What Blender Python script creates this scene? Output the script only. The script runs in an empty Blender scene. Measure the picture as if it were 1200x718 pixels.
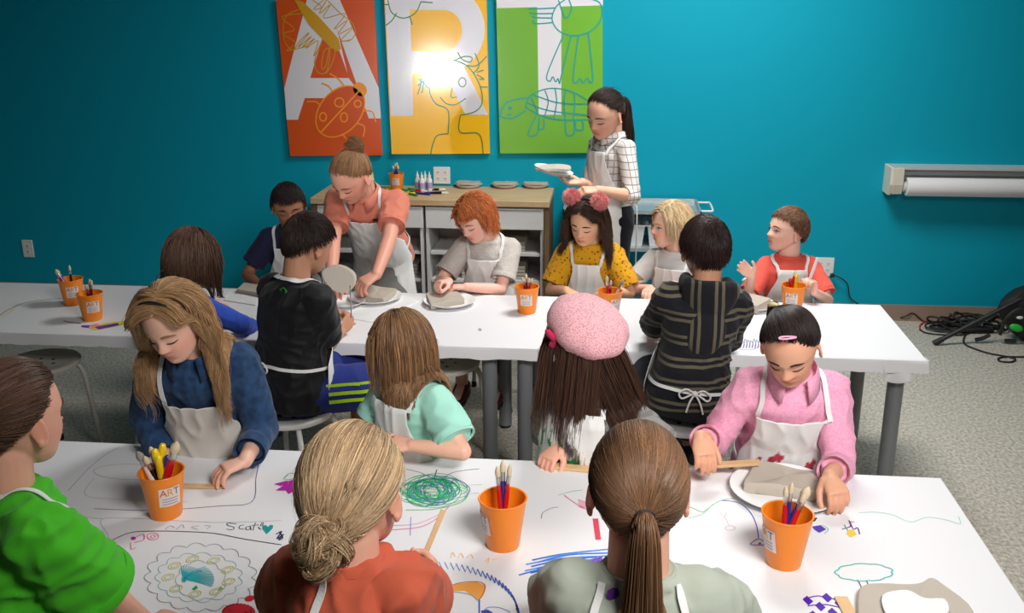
import bpy, math, random
import numpy as np
from mathutils import Vector, Matrix
from mathutils.bvhtree import BVHTree

random.seed(7)
RNG = np.random.default_rng(7)
COL = bpy.context.scene.collection
PI = math.pi
WALL_Y = 6.004
TH = 0.62            # table height
CAM_H = 1.92

# ------------------------------------------------------------------ camera
F_PX, PITCH, YAW, ROLL = 1155.23, .304896, .103897, .004579
_c, _s = math.cos(YAW), math.sin(YAW)
_fw = Vector((-_s*math.cos(PITCH), _c*math.cos(PITCH), -math.sin(PITCH)))
_r = Vector((_c, _s, 0)); _d = _fw.cross(_r)
_R = math.cos(ROLL)*_r + math.sin(ROLL)*_d
_D = -math.sin(ROLL)*_r + math.cos(ROLL)*_d
cam = bpy.data.objects.new('camera', bpy.data.cameras.new('camera'))
COL.objects.link(cam)
cam.matrix_world = Matrix(((_R.x, -_D.x, -_fw.x, 0), (_R.y, -_D.y, -_fw.y, 0), (_R.z, -_D.z, -_fw.z, CAM_H), (0, 0, 0, 1)))
cam.data.sensor_width = 36; cam.data.lens = F_PX*36/1200
cam.data.clip_start = .05
bpy.context.scene.camera = cam

def _ray(px, py): return _R*((px-600)/F_PX) + _D*((py-359)/F_PX) + _fw
def onz(px, py, z):
    v = _ray(px, py); return Vector((0, 0, CAM_H)) + v*((z-CAM_H)/v.z)
def ony(px, py, y):
    v = _ray(px, py); return Vector((0, 0, CAM_H)) + v*(y/v.y)

# --------------------------------------------------------------- materials
def mat(name, col, rough=.6, metal=0, spec=.5, bump=0, bscale=200, var=0, vscale=8, attr=False, emit=0, sss=0, coat=0, trans=0, sheen=0):
    m = bpy.data.materials.new(name); m.use_nodes = True
    nt = m.node_tree; b = nt.nodes['Principled BSDF']
    b.inputs['Base Color'].default_value = (*col, 1); b.inputs['Roughness'].default_value = rough
    b.inputs['Metallic'].default_value = metal; b.inputs['Specular IOR Level'].default_value = spec
    if emit: b.inputs['Emission Color'].default_value = (*col, 1); b.inputs['Emission Strength'].default_value = emit
    if sss:
        b.inputs['Subsurface Weight'].default_value = sss; b.inputs['Subsurface Radius'].default_value = (.012, .005, .003); b.inputs['Subsurface Scale'].default_value = 1
    if coat: b.inputs['Coat Weight'].default_value = coat; b.inputs['Coat Roughness'].default_value = .15
    if trans: b.inputs['Transmission Weight'].default_value = trans
    if sheen: b.inputs['Sheen Weight'].default_value = sheen
    tc = nt.nodes.new('ShaderNodeTexCoord')
    src = None
    if attr:
        a = nt.nodes.new('ShaderNodeAttribute'); a.attribute_name = 'Col'; src = a.outputs['Color']
        nt.links.new(src, b.inputs['Base Color'])
    if var:
        n = nt.nodes.new('ShaderNodeTexNoise'); n.inputs['Scale'].default_value = vscale; n.inputs['Detail'].default_value = 4
        nt.links.new(tc.outputs['Object'], n.inputs['Vector'])
        r = nt.nodes.new('ShaderNodeMapRange'); r.inputs['To Min'].default_value = 1-var; r.inputs['To Max'].default_value = 1+var
        nt.links.new(n.outputs['Fac'], r.inputs['Value'])
        h = nt.nodes.new('ShaderNodeMix'); h.data_type = 'RGBA'; h.blend_type = 'MULTIPLY'; h.inputs['Factor'].default_value = 1
        if src: nt.links.new(src, h.inputs['A'])
        else: h.inputs['A'].default_value = (*col, 1)
        nt.links.new(r.outputs['Result'], h.inputs['B']); nt.links.new(h.outputs['Result'], b.inputs['Base Color'])
    if bump:
        n = nt.nodes.new('ShaderNodeTexNoise'); n.inputs['Scale'].default_value = bscale; n.inputs['Detail'].default_value = 3
        nt.links.new(tc.outputs['Object'], n.inputs['Vector'])
        bp = nt.nodes.new('ShaderNodeBump'); bp.inputs['Strength'].default_value = bump; bp.inputs['Distance'].default_value = .003
        nt.links.new(n.outputs['Fac'], bp.inputs['Height']); nt.links.new(bp.outputs['Normal'], b.inputs['Normal'])
    return m

def srgb(r, g, b):
    f = lambda c: (c/255/12.92) if c/255 <= .04045 else ((c/255+.055)/1.055)**2.4
    return (f(r), f(g), f(b))

def mixnode(nt, fac, a, b):
    m = nt.nodes.new('ShaderNodeMix'); m.data_type = 'RGBA'
    for k, v in (('A', a), ('B', b)):
        if isinstance(v, tuple): m.inputs[k].default_value = (*v[:3], 1)
        else: nt.links.new(v, m.inputs[k])
    if isinstance(fac, (int, float)): m.inputs['Factor'].default_value = fac
    else: nt.links.new(fac, m.inputs['Factor'])
    return m.outputs['Result']

def mathn(nt, op, a, b=None, c=None):
    m = nt.nodes.new('ShaderNodeMath'); m.operation = op
    for i, v in enumerate((a, b, c)):
        if v is None: continue
        if isinstance(v, (int, float)): m.inputs[i].default_value = v
        else: nt.links.new(v, m.inputs[i])
    return m.outputs[0]

# ----------------------------------------------------------- mesh builder
def tag(o, label=None, cat=None, group=None, kind=None):
    if label: o['label'] = label
    if cat: o['category'] = cat
    if group: o['group'] = group
    if kind: o['kind'] = kind
    return o

def empty(name, loc, label=None, cat=None, group=None, kind=None):
    o = bpy.data.objects.new(name, None); COL.objects.link(o); o.location = loc; o.empty_display_size = .05
    return tag(o, label, cat, group, kind)

def mk(name, V, Fc, mats, parent=None, mi=None, smooth=True, col=None, origin=None):
    """link vertices (world coordinates) as one mesh; the parent's location is subtracted"""
    V = np.asarray(V, dtype=float).reshape(-1, 3)
    if parent is not None:
        p = Vector(parent.location); q = parent.parent
        while q is not None: p = p + Vector(q.location); q = q.parent
        V = V - np.array(p)
        origin = None
    elif origin is not None: V = V - np.array(origin)
    me = bpy.data.meshes.new(name)
    if isinstance(Fc, np.ndarray):
        nf, k = Fc.shape
        me.vertices.add(len(V)); me.vertices.foreach_set('co', V.ravel())
        me.loops.add(nf*k); me.loops.foreach_set('vertex_index', Fc.ravel().astype(np.int32))
        me.polygons.add(nf); me.polygons.foreach_set('loop_start', np.arange(0, nf*k, k, dtype=np.int32))
        me.update(calc_edges=True)
    else:
        me.from_pydata([tuple(v) for v in V], [], Fc)
    for m in (mats if isinstance(mats, (list, tuple)) else [mats]): me.materials.append(m)
    if mi is not None: me.polygons.foreach_set('material_index', np.asarray(mi, dtype=np.int32))
    me.polygons.foreach_set('use_smooth', np.full(len(me.polygons), smooth))
    if col is not None:
        a = me.color_attributes.new('Col', 'FLOAT_COLOR', 'POINT')
        c = np.ones((len(V), 4)); c[:, :3] = col; a.data.foreach_set('color', c.ravel())
    me.validate()
    o = bpy.data.objects.new(name, me); COL.objects.link(o)
    if parent is not None: o.parent = parent
    elif origin is not None: o.location = origin
    return o

class G:
    def __init__(s): s.v = []; s.f = []; s.m = []
    def add(s, V, F, mi=0):
        n = len(s.v); s.v += [tuple(v) for v in V]; s.f += [tuple(i+n for i in f) for f in F]; s.m += [mi]*len(F); return s
    def box(s, lo, hi, mi=0, bev=0, M=None):
        x0, y0, z0 = lo; x1, y1, z1 = hi
        if bev <= 0:
            V = [(x, y, z) for x in (x0, x1) for y in (y0, y1) for z in (z0, z1)]
            F = [(0, 1, 3, 2), (4, 6, 7, 5), (0, 4, 5, 1), (2, 3, 7, 6), (0, 2, 6, 4), (1, 5, 7, 3)]
        else:
            b = bev; V = []; F = []
            sg = [(x, y, z) for x in (0, 1) for y in (0, 1) for z in (0, 1)]
            idx = {}
            for c in sg:
                X = (x0, x1)[c[0]]; Y = (y0, y1)[c[1]]; Z = (z0, z1)[c[2]]
                dx = b if c[0] == 0 else -b; dy = b if c[1] == 0 else -b; dz = b if c[2] == 0 else -b
                idx[c] = len(V); V += [(X, Y+dy, Z+dz), (X+dx, Y, Z+dz), (X+dx, Y+dy, Z)]
            for ax in range(3):
                for side in (0, 1):
                    o = [a for a in range(3) if a != ax]; q = []
                    for a, bb in ((0, 0), (1, 0), (1, 1), (0, 1)):
                        c = [0, 0, 0]; c[ax] = side; c[o[0]] = a; c[o[1]] = bb; q.append(idx[tuple(c)]+ax)
                    F.append(tuple(q))
                for a in (0, 1):
                    for bb in (0, 1):
                        o = [k for k in range(3) if k != ax]; c0 = [0, 0, 0]; c1 = [0, 0, 0]; c0[ax] = 0; c1[ax] = 1
                        for c in (c0, c1): c[o[0]] = a; c[o[1]] = bb
                        F.append((idx[tuple(c0)]+o[0], idx[tuple(c0)]+o[1], idx[tuple(c1)]+o[1], idx[tuple(c1)]+o[0]))
            for c in sg: F.append((idx[c], idx[c]+1, idx[c]+2))
        if M is not None: V = [M @ Vector(v) for v in V]
        return s.add(V, F, mi)
    def loft(s, rings, cap=(True, True), mi=0, closed=True):
        n = len(rings[0]); V = [tuple(p) for r in rings for p in r]; F = []
        for i in range(len(rings)-1):
            for j in range(n if closed else n-1):
                k = (j+1) % n; F.append((i*n+j, i*n+k, (i+1)*n+k, (i+1)*n+j))
        if cap[0]: F.append(tuple(range(n))[::-1])
        if cap[1]: F.append(tuple((len(rings)-1)*n+j for j in range(n)))
        return s.add(V, F, mi)
    def lathe(s, prof, c=(0, 0, 0), n=32, mi=0, cap=(True, True), M=None):
        rings = []
        for r, z in prof:
            R = [Vector((r*math.cos(2*PI*j/n), r*math.sin(2*PI*j/n), z)) for j in range(n)]
            R = [(M @ p if M is not None else p) + Vector(c) for p in R]; rings.append(R)
        return s.loft(rings, cap, mi)
    def tube(s, pts, rad, n=8, mi=0, cap=True, flat=None):
        pts = [Vector(p) for p in pts]; rings = []; up = None
        if isinstance(rad, (int, float)): rad = [rad]*len(pts)
        for i, p in enumerate(pts):
            t = (pts[min(i+1, len(pts)-1)]-pts[max(i-1, 0)])
            if t.length < 1e-9: t = Vector((0, 0, 1))
            t.normalize()
            if up is None: up = t.orthogonal().normalized()
            up = up - t*up.dot(t)
            if up.length < 1e-6: up = t.orthogonal()
            up.normalize(); sd = t.cross(up)
            rings.append([p + up*math.cos(2*PI*j/n)*rad[i] + sd*math.sin(2*PI*j/n)*rad[i] for j in range(n)])
        return s.loft(rings, (cap, cap), mi)
    def ball(s, c, r, n=12, m=8, mi=0, M=None):
        if isinstance(r, (int, float)): r = (r, r, r)
        rings = []
        for i in range(1, m):
            a = PI*i/m; rings.append([Vector((r[0]*math.sin(a)*math.cos(2*PI*j/n), r[1]*math.sin(a)*math.sin(2*PI*j/n), -r[2]*math.cos(a))) for j in range(n)])
        V = [p for R in rings for p in R]+[Vector((0, 0, -r[2])), Vector((0, 0, r[2]))]
        if M is not None: V = [M @ p for p in V]
        V = [p+Vector(c) for p in V]; F = []
        for i in range(m-2):
            for j in range(n):
                k = (j+1) % n; F.append((i*n+j, i*n+k, (i+1)*n+k, (i+1)*n+j))
        b = (m-1)*n
        for j in range(n):
            k = (j+1) % n; F.append((k, j, b)); F.append(((m-2)*n+j, (m-2)*n+k, b+1))
        return s.add(V, F, mi)
    def cone(s, a, b, ra, rb, n=14, ends=True, mi=0):
        """round cone: tapered limb with ball ends"""
        s.tube([a, b], [ra, rb], n=n, mi=mi)
        if ends: s.ball(a, ra, n, 8, mi); s.ball(b, rb, n, 8, mi)
        return s
    def ribbon(s, pts, w, nrm=(0, 0, 1), mi=0, lift=0):
        pts = [Vector(p) for p in pts]; nrm = Vector(nrm); V = []; F = []
        for i, p in enumerate(pts):
            t = pts[min(i+1, len(pts)-1)]-pts[max(i-1, 0)]
            sd = t.cross(nrm); sd = sd.normalized()*w/2 if sd.length > 1e-9 else Vector((w/2, 0, 0))
            V += [p+sd+nrm*lift, p-sd+nrm*lift]
        for i in range(len(pts)-1): F.append((2*i, 2*i+1, 2*i+3, 2*i+2))
        return s.add(V, F, mi)
    def poly(s, pts, mi=0): return s.add(pts, [tuple(range(len(pts)))], mi)
    def build(s, name, mats, parent=None, smooth=True, origin=None, bevel=0, auto=True):
        o = mk(name, s.v, s.f, mats, parent, s.m, smooth, origin=origin)
        if bevel:
            b = o.modifiers.new('bevel', 'BEVEL'); b.width = bevel; b.segments = 2; b.limit_method = 'ANGLE'
        if smooth and auto:
            try: o.data.set_sharp_from_angle(angle=math.radians(40))
            except Exception: pass
        return o

def smooth_path(pts, k=6, closed=False):
    P = [Vector(p) for p in pts]; out = []; n = len(P)
    rng = range(n if closed else n-1)
    for i in rng:
        if closed: a, b, c, d = P[i-1], P[i], P[(i+1) % n], P[(i+2) % n]
        else: a, b, c, d = P[max(i-1, 0)], P[i], P[i+1], P[min(i+2, n-1)]
        for j in range(k):
            t = j/k
            out.append(.5*((2*b)+(c-a)*t+(2*a-5*b+4*c-d)*t*t+(3*b-a-3*c+d)*t**3))
    out.append(P[0].copy() if closed else P[-1].copy())
    return out

def copy_tree(o, parent=None):
    c = o.copy(); COL.objects.link(c)
    if parent is not None: c.parent = parent
    for ch in list(o.children): copy_tree(ch, c)
    return c

def text_mesh(txt, size, extrude=0, align='CENTER'):
    cu = bpy.data.curves.new('t', 'FONT'); cu.body = txt; cu.size = size; cu.align_x = align; cu.align_y = 'CENTER'; cu.extrude = extrude
    o = bpy.data.objects.new('t', cu); COL.objects.link(o)
    dg = bpy.context.evaluated_depsgraph_get(); dg.update()
    me = bpy.data.meshes.new_from_object(o.evaluated_get(dg))
    V = [v.co.copy() for v in me.vertices]; F = [tuple(p.vertices) for p in me.polygons]
    bpy.data.objects.remove(o); bpy.data.meshes.remove(me); bpy.data.curves.remove(cu)
    return V, F

def remesh(g, voxel, it=2):
    me = bpy.data.meshes.new('tmp'); me.from_pydata(g.v, [], g.f)
    o = bpy.data.objects.new('tmp', me); COL.objects.link(o)
    m = o.modifiers.new('r', 'REMESH'); m.mode = 'VOXEL'; m.voxel_size = voxel; m.adaptivity = 0
    if it: s = o.modifiers.new('s', 'SMOOTH'); s.factor = .5; s.iterations = it
    dg = bpy.context.evaluated_depsgraph_get(); dg.update()
    e = bpy.data.meshes.new_from_object(o.evaluated_get(dg))
    V = np.empty(len(e.vertices)*3); e.vertices.foreach_get('co', V); V = V.reshape(-1, 3)
    N = np.empty(len(e.vertices)*3); e.vertex_normals.foreach_get('vector', N); N = N.reshape(-1, 3)
    F = np.empty(len(e.loops), dtype=np.int32); e.loops.foreach_get('vertex_index', F)
    F = F.reshape(-1, 4) if len(F) == 4*len(e.polygons) else [tuple(p.vertices) for p in e.polygons]
    bpy.data.objects.remove(o); bpy.data.meshes.remove(e); bpy.data.meshes.remove(me)
    return V, F, N

def snoise(P, freq, seed=0, k=7):
    r = np.random.default_rng(seed+11); out = np.zeros(len(P))
    for i in range(k):
        d = r.normal(size=3); d /= np.linalg.norm(d)
        out += np.sin(P @ (d*freq*r.uniform(.6, 1.5)) + r.uniform(0, 6.28))
    return out/k*1.6
# ================================================================= the room
def m_floor():
    m = mat('floor_carpet', (.34, .31, .26), .9); nt = m.node_tree; b = nt.nodes['Principled BSDF']
    tc = nt.nodes['Texture Coordinate']
    n1 = nt.nodes.new('ShaderNodeTexNoise'); n1.inputs['Scale'].default_value = 75; n1.inputs['Detail'].default_value = 5
    n2 = nt.nodes.new('ShaderNodeTexVoronoi'); n2.inputs['Scale'].default_value = 90
    mp = nt.nodes.new('ShaderNodeMapping'); mp.inputs['Scale'].default_value = (1, .7, 1)
    nt.links.new(tc.outputs['Object'], mp.inputs[0]); nt.links.new(mp.outputs[0], n1.inputs['Vector']); nt.links.new(mp.outputs[0], n2.inputs['Vector'])
    r = nt.nodes.new('ShaderNodeValToRGB'); r.color_ramp.elements[0].position = .36; r.color_ramp.elements[0].color = (*srgb(164, 157, 145), 1)
    r.color_ramp.elements[1].position = .62; r.color_ramp.elements[1].color = (*srgb(208, 201, 188), 1)
    nt.links.new(n1.outputs['Fac'], r.inputs['Fac'])
    d = mathn(nt, 'LESS_THAN', n2.outputs['Distance'], .17)
    c = mixnode(nt, mathn(nt, 'MULTIPLY', d, .55), r.outputs['Color'], srgb(112, 104, 92))
    nt.links.new(c, b.inputs['Base Color']); b.inputs['Specular IOR Level'].default_value = .3; b.inputs['Roughness'].default_value = .5
    return m
M_wall = mat('teal_wall_paint', srgb(0, 156, 182), .6, spec=.2, bump=.08, bscale=260)
M_white = mat('white_plastic', (.8, .8, .79), .4)
M_ceil = mat('ceiling_paint', (.4, .4, .39), .9)
M_base = mat('taupe_vinyl_base', srgb(150, 128, 112), .6)
M_paper = mat('white_paper', (.77, .77, .79), .55, spec=.3, bump=.05, bscale=14)
M_grey = mat('grey_painted_metal', srgb(128, 132, 136), .35, metal=.3)
M_board = mat('white_laminate', (.72, .72, .72), .35)

def struct(g, name, m, **k): return tag(g.build(name, m, **k), kind='structure')
struct(G().box((-6.5, -1.5, -.1), (4.2, 6.1, 0)), 'floor', m_floor(), smooth=False)
struct(G().box((-6.5, 6.004, 0), (4.2, 6.12, 3.1)), 'wall_back', M_wall, smooth=False)
struct(G().box((-6.62, -1.5, 0), (-6.5, 6.12, 3.1)), 'wall_left', M_wall, smooth=False)
struct(G().box((-6.62, -1.5, 3.1), (4.2, 6.12, 3.2)), 'ceiling', M_ceil, smooth=False)
struct(G().box((-6.5, 5.992, 0), (4.2, 6.004, .1)).box((-6.5, 5.986, 0), (4.2, 6.004, .012)), 'baseboard_back', M_base, smooth=False)

# wall outlets
def outlet(cx, cz, w, h, n, label, name='wall_outlet'):
    r = empty(name, (cx, 6.004, cz), label, 'outlet')
    G().box((cx-w/2, 5.997, cz-h/2), (cx+w/2, 6.003, cz+h/2), bev=.002).build('cover_plate', M_white, r)
    for i in range(n):
        x = cx+(i-(n-1)/2)*.046
        for s in (-1, 1):
            g = G().box((x-.013, 5.9955, cz+s*.02-.013), (x+.013, 5.9975, cz+s*.02+.013), bev=.002)
            o = g.build('socket', M_white, r)
            q = G()
            for dx in (-.005, .005): q.box((x+dx-.0012, 5.9945, cz+s*.02-.003), (x+dx+.0012, 5.996, cz+s*.02+.006))
            q.lathe([(.002, -.0006), (.002, .0006)], (x, 5.9953, cz+s*.02-.008), 8, M=Matrix.Rotation(PI/2, 4, 'X'))
            q.build('slot', M_black, o, smooth=False)
    return r
M_black = mat('black_plastic', (.012, .012, .013), .45)
M_blackrub = mat('black_rubber', (.015, .015, .015), .6)
outlet(-3.857, .335, .075, .118, 1, 'small white wall outlet on the dark left part of the teal wall')
outlet(1.296, .330, .12, .118, 2, 'white double wall outlet with a black plug beside the boy in the red shirt')
outlet(-1.06, .862, .105, .105, 2, 'square white wall plate just above the wooden counter top')

# power cord from outlet
cord = [(1.315, 5.985, .315), (1.33, 5.94, .31), (1.38, 5.95, .27), (1.44, 5.97, .22), (1.46, 5.975, .13), (1.5, 5.96, .03), (1.6, 5.93, .008), (1.72, 5.94, .006)]
cp = [ony(x, y, yy) for x, y, yy in ((975, 322, 5.975), (984, 325, 5.95), (993, 333, 5.96), (996, 348, 5.97), (1004, 355, 5.97), (1030, 372, 5.975))] + [onz(1048, 373, .006), onz(1060, 371, .03), onz(1070, 367, .05), onz(1082, 376, .006), onz(1095, 379, .006)]
r = empty('power_cord', cp[0], 'black power cord running from the double wall outlet down to the floor', 'cord')
G().tube(smooth_path(cp, 8), .0042).build('cable', M_blackrub, r)
G().lathe([(.012, 0), (.014, .006), (.012, .02), (.006, .03)], cp[0], 14, M=Matrix.Rotation(PI/2, 4, 'X')).build('plug', M_black, r)
def red_m(): return mat('red_rubber', srgb(190, 40, 30), .5)
cp = [onz(*q, .006) for q in ((1098, 378), (1088, 376), (1079, 380), (1078, 386), (1086, 390), (1105, 392), (1130, 392), (1140, 386), (1134, 378))]
tag(G().tube(smooth_path(cp[:4], 6), .0045).build('red_extension_cord', red_m(), origin=cp[0]), 'red extension cord end lying on the floor by the wall', 'cord')
tag(G().tube(smooth_path(cp[3:], 8), .0045).build('floor_cable', M_blackrub, origin=cp[3]), 'black cable looping on the floor just in front of the coiled cable heap', 'cord')
cp = [onz(*q, .006) for q in ((1140, 386), (1131, 393), (1130, 402), (1141, 408), (1160, 414), (1182, 418), (1190, 421), (1184, 424), (1172, 423), (1170, 420), (1178, 418), (1200, 418), (1225, 417))]
tag(G().tube(smooth_path(cp, 8), .005).build('floor_cable', M_blackrub, origin=cp[0]), 'long black cable curling across the floor in front of the black bag', 'cord')
# heap of coiled cable
g = G(); c0 = onz(1135, 381, .03)
for k in range(16):
    a = random.uniform(0, 6.28); rr = random.uniform(.06, .13); P = []
    ox, oy = random.uniform(-.1, .1), random.uniform(-.03, .05)
    for i in range(26):
        t = a+i*2*PI/25
        P.append((c0.x+ox+rr*1.5*math.cos(t), c0.y+oy+rr*.6*math.sin(t), .008+.006*k*(.6+.4*math.sin(t*2+k))))
    g.tube(P, .006, 6)
tag(g.build('cable_coil', M_blackrub, origin=c0), 'heap of coiled black cable on the floor against the baseboard', 'cable')

# tripod light stand (leg enters the frame) and bag
rt = onz(1300, 398, 0); foot = onz(1095, 402, .012); top = ony(1207, 345, 5.62)
hub = Vector((2.75, 5.62, .62))
root = empty('light_stand', (hub.x, hub.y, 0), 'black tripod stand at the right edge with one long leg out on the floor', 'stand')
def leg(a, b):
    o = G().tube([a, b], .0135, 10).build('leg', M_black, root)
    G().tube([Vector(a)+(Vector(a)-Vector(b)).normalized()*.004, Vector(a)-(Vector(a)-Vector(b)).normalized()*.05], .017, 10).build('foot_cap', M_blackrub, o)
v = (top-foot); hub = foot+v*1.75; 
root.location = (hub.x, hub.y, 0)
leg(foot, hub)
leg(Vector((hub.x+.75, hub.y-.15, .012)), hub+Vector((.02, 0, 0)))
leg(Vector((hub.x-.05, hub.y-.85, .012)), hub+Vector((0, -.02, 0)))
G().tube([(hub.x, hub.y, .16), (hub.x, hub.y, 1.7)], .015, 12).build('pole', M_black, root)
G().lathe([(.02, -.03), (.03, -.03), (.03, .03), (.02, .03)], hub, 16).build('collar', M_black, root)
# strut from leg to the pole
G().tube([foot+v*1.0, (hub.x, hub.y, .24)], .007, 8).build('brace', M_black, root)
M_bag = mat('black_nylon', (.012, .012, .014), .55, bump=.5, bscale=60)
c = onz(1190, 398, .0); c = Vector((c.x+.12, c.y-.02, .15))
g = G(); R = Matrix.Rotation(.5, 4, 'Y') @ Matrix.Rotation(.15, 4, 'X')
rings = []
for i, (rr, z) in enumerate([(.02, -.13), (.14, -.125), (.2, -.09), (.215, -.02), (.2, .06), (.15, .11), (.05, .13)]):
    rings.append([c + R.to_3x3() @ Vector((rr*1.15*math.copysign(abs(math.cos(t))**.7, math.cos(t))*(1+.05*math.sin(5*t+i)), z*.55, rr*.75*math.copysign(abs(math.sin(t))**.7, math.sin(t))*(1+.05*math.cos(4*t)))) for t in [2*PI*j/32 for j in range(32)]])
g.loft(rings)
bag = empty('equipment_bag', (c.x, c.y, 0), 'black equipment bag with a bright green patch standing on the floor by the tripod', 'bag')
g.build('bag_body', M_bag, bag)
pp = ony(1191, 384, c.y-.085)
G().ball(pp, (.04, .012, .022), M=Matrix.Rotation(.3, 3, 'Y').to_4x4()).build('green_patch', mat('green_patch_plastic', srgb(40, 190, 60), .5), bag)
pp = ony(1195, 372, c.y-.085)
G().ball(pp, (.02, .008, .01)).build('buckle', M_white, bag)
for q in (((1143, 398), (1152, 396), (1160, 392)), ((1176, 412), (1185, 408), (1190, 402))):
    P = [ony(x, y, c.y-.06) for x, y in q]
    for p in P: p.z = max(p.z, .02)
    G().tube(smooth_path(P, 5), .012, 8).build('strap', M_blackrub, bag)
g = G().tube(smooth_path([ony(1172, 392, c.y-.07), ony(1180, 372, c.y-.09), ony(1197, 362, c.y-.09), ony(1215, 372, c.y-.08)], 6), .01, 8)
g.build('carry_handle', M_blackrub, bag)

# ------------------------------------------------- wall mounted paper roll
M_alu = mat('painted_aluminium', srgb(205, 208, 206), .35, metal=.2)
M_cream = mat('cream_plastic', srgb(226, 219, 204), .5)
root = empty('wall_paper_roll_holder', (2.6, 6.0, .9), 'long white wall-mounted holder with a thick roll of white paper', 'paper roll')
x0, x1 = 1.593, 3.7; zt = .968
g = G(); prof = [(6.003, zt), (5.86, zt), (5.86, zt-.012), (5.93, zt-.02), (5.93, zt-.055), (5.96, zt-.07), (5.96, zt-.1), (5.985, zt-.12), (6.003, zt-.12)]
g.loft([[(x, y, z) for y, z in prof] for x in (x0+.02, x1)], mi=0); g.build('housing_rail', M_alu, root, smooth=False)
def endcap(x):
    g = G(); prof = [(6.003, zt), (5.85, zt), (5.85, zt-.1), (5.88, zt-.165), (6.003, zt-.165)]
    g.loft([[(xx, y, z) for y, z in prof] for xx in (x, x+.018)]); g.build('end_cap', M_cream, root, smooth=False, bevel=.003)
endcap(x0); endcap(x1)
g = G(); prof = [(5.86, zt-.005), (5.86, zt-.1), (5.875, zt-.15), (5.855, zt-.155), (5.84, zt-.1), (5.845, zt-.005)]
g.loft([[(x0+.018, y, z) for y, z in prof], [(x0+.075, y+.012, z) for y, z in prof], [(x0+.085, y+.05, z) for y, z in prof]]); g.build('end_bracket', M_cream, root, smooth=False)
M90 = Matrix.Rotation(PI/2, 4, 'Y')
g = G().lathe([(.012, 0), (.05, 0), (.0535, .004), (.0535, x1-x0-.13), (.05, x1-x0-.125), (.012, x1-x0-.125)], (x0+.1, 5.885, zt-.115), 40, M=M90)
g.build('paper_roll', mat('roll_paper', (.78, .78, .8), .6), root)
g = G().lathe([(.022, 0), (.03, .004), (.03, .02), (.022, .026)], (x0+.078, 5.885, zt-.115), 20, M=M90).build('roll_hub', M_alu, root)

# ---------------------------------------------------------------- posters
def pt(px, py, lift): p = ony(px, py, 6.004-.03); return Vector((p.x, 5.9745-lift, p.z))
def zm(ox, oy, s): return lambda x, y: (ox+x/s, oy+y/s)
ZA, ZR, ZT = zm(320, 0, 3.779), zm(445, 0, 3.779), zm(575, 0, 3.779)
def poster(corn, H, base, label):
    """corn: px of bottom left, bottom right, upper left edge pt, upper right edge pt (top continues past the frame)"""
    bl, br, ul, ur = [pt(*c, 0) for c in corn]
    tl = bl+(ul-bl)*(H/(ul-bl).length); tr = br+(ur-br)*(H/(ur-br).length)
    root = empty('wall_poster', ((bl+br)/2), label, 'poster', 'letter posters on the teal wall')
    B = [Vector((p.x, 5.998, p.z)) for p in (bl, br, tr, tl)]; Fr = [Vector((p.x, 5.9745, p.z)) for p in (bl, br, tr, tl)]
    g = G(); g.add(B+Fr, [(3, 2, 1, 0), (4, 5, 6, 7), (0, 1, 5, 4), (1, 2, 6, 5), (2, 3, 7, 6), (3, 0, 4, 7)])
    g.build('panel', base, root, smooth=False)
    return root
def gloss(name, c):
    m = mat(name, c, .35, spec=.5, coat=1); m.node_tree.nodes['Principled BSDF'].inputs['Coat Roughness'].default_value = .12; return m
K_red, K_yel, K_grn = gloss('poster_orange', srgb(224, 86, 20)), gloss('poster_yellow', srgb(255, 196, 16)), gloss('poster_green', srgb(116, 184, 52))
K_white, K_gold, K_amber = gloss('poster_white', srgb(232, 230, 236)), gloss('poster_gold', srgb(214, 160, 20)), gloss('poster_amber', srgb(252, 160, 28))
K_dgreen, K_teal = gloss('poster_dark_green', srgb(60, 140, 70)), gloss('poster_teal', srgb(0, 160, 160))
pA = poster([(340, 183), (447.8, 182), (323, 0), (437.9, 0)], .93, K_red, 'orange poster with a white letter A, a butterfly and a ladybug, left of the three')
pR = poster([(459, 180.5), (573.9, 180), (450, 0), (570.2, 0)], .93, K_yel, 'yellow poster with a white letter R and a line-drawn smiling face, middle of the three')
pT = poster([(586, 179.8), (706.5, 179), (581.2, 0), (706.2, 0)], .93, K_grn, 'green poster with a white letter T, a bird and a turtle, right of the three')
def art(root, name, m, fills=(), lines=(), Z=None, w=.008, lift=.0012):
    g = G()
    for i, f in enumerate(fills): g.poly([pt(*Z(*q), lift+i*.00004) for q in f])
    for i, l in enumerate(lines): g.ribbon(smooth_path([pt(*Z(*q), 0) for q in l], 5), w, (0, -1, 0), lift=lift+.0002*(i % 3))
    return g.build(name, m, root, smooth=False)
# letters (concave polygons get triangulated as convex pieces)
def ell(cx, cy, a, b, rot=0, n=20, a0=0, a1=2*PI):
    return [(cx+a*math.cos(t)*math.cos(rot)-b*math.sin(t)*math.sin(rot), cy+a*math.cos(t)*math.sin(rot)+b*math.sin(t)*math.cos(rot)) for t in [a0+(a1-a0)*i/n for i in range(n+1)]]
art(pA, 'letter_a', K_white, [[(165, -60), (238, -60), (238, 130), (110, 530), (60, 530), (50, 390)], [(238, -60), (270, -60), (468, 390), (478, 524), (424, 524), (238, 0)], [(165, 345), (335, 345), (400, 434), (136, 434)], [(238, 140), (238, -60), (335, 345), (335, 345)]], Z=ZA)
art(pA, 'counter_triangle', K_red, [[(165, 345), (222, 160), (262, 140), (337, 342)]], Z=ZA, lift=.0022)
art(pA, 'butterfly_body', K_gold, [[(90, -10), (135, 10), (200, 70), (290, 170), (302, 215), (285, 228), (250, 205), (160, 110), (120, 45)]], Z=ZA, lift=.0042)
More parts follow.
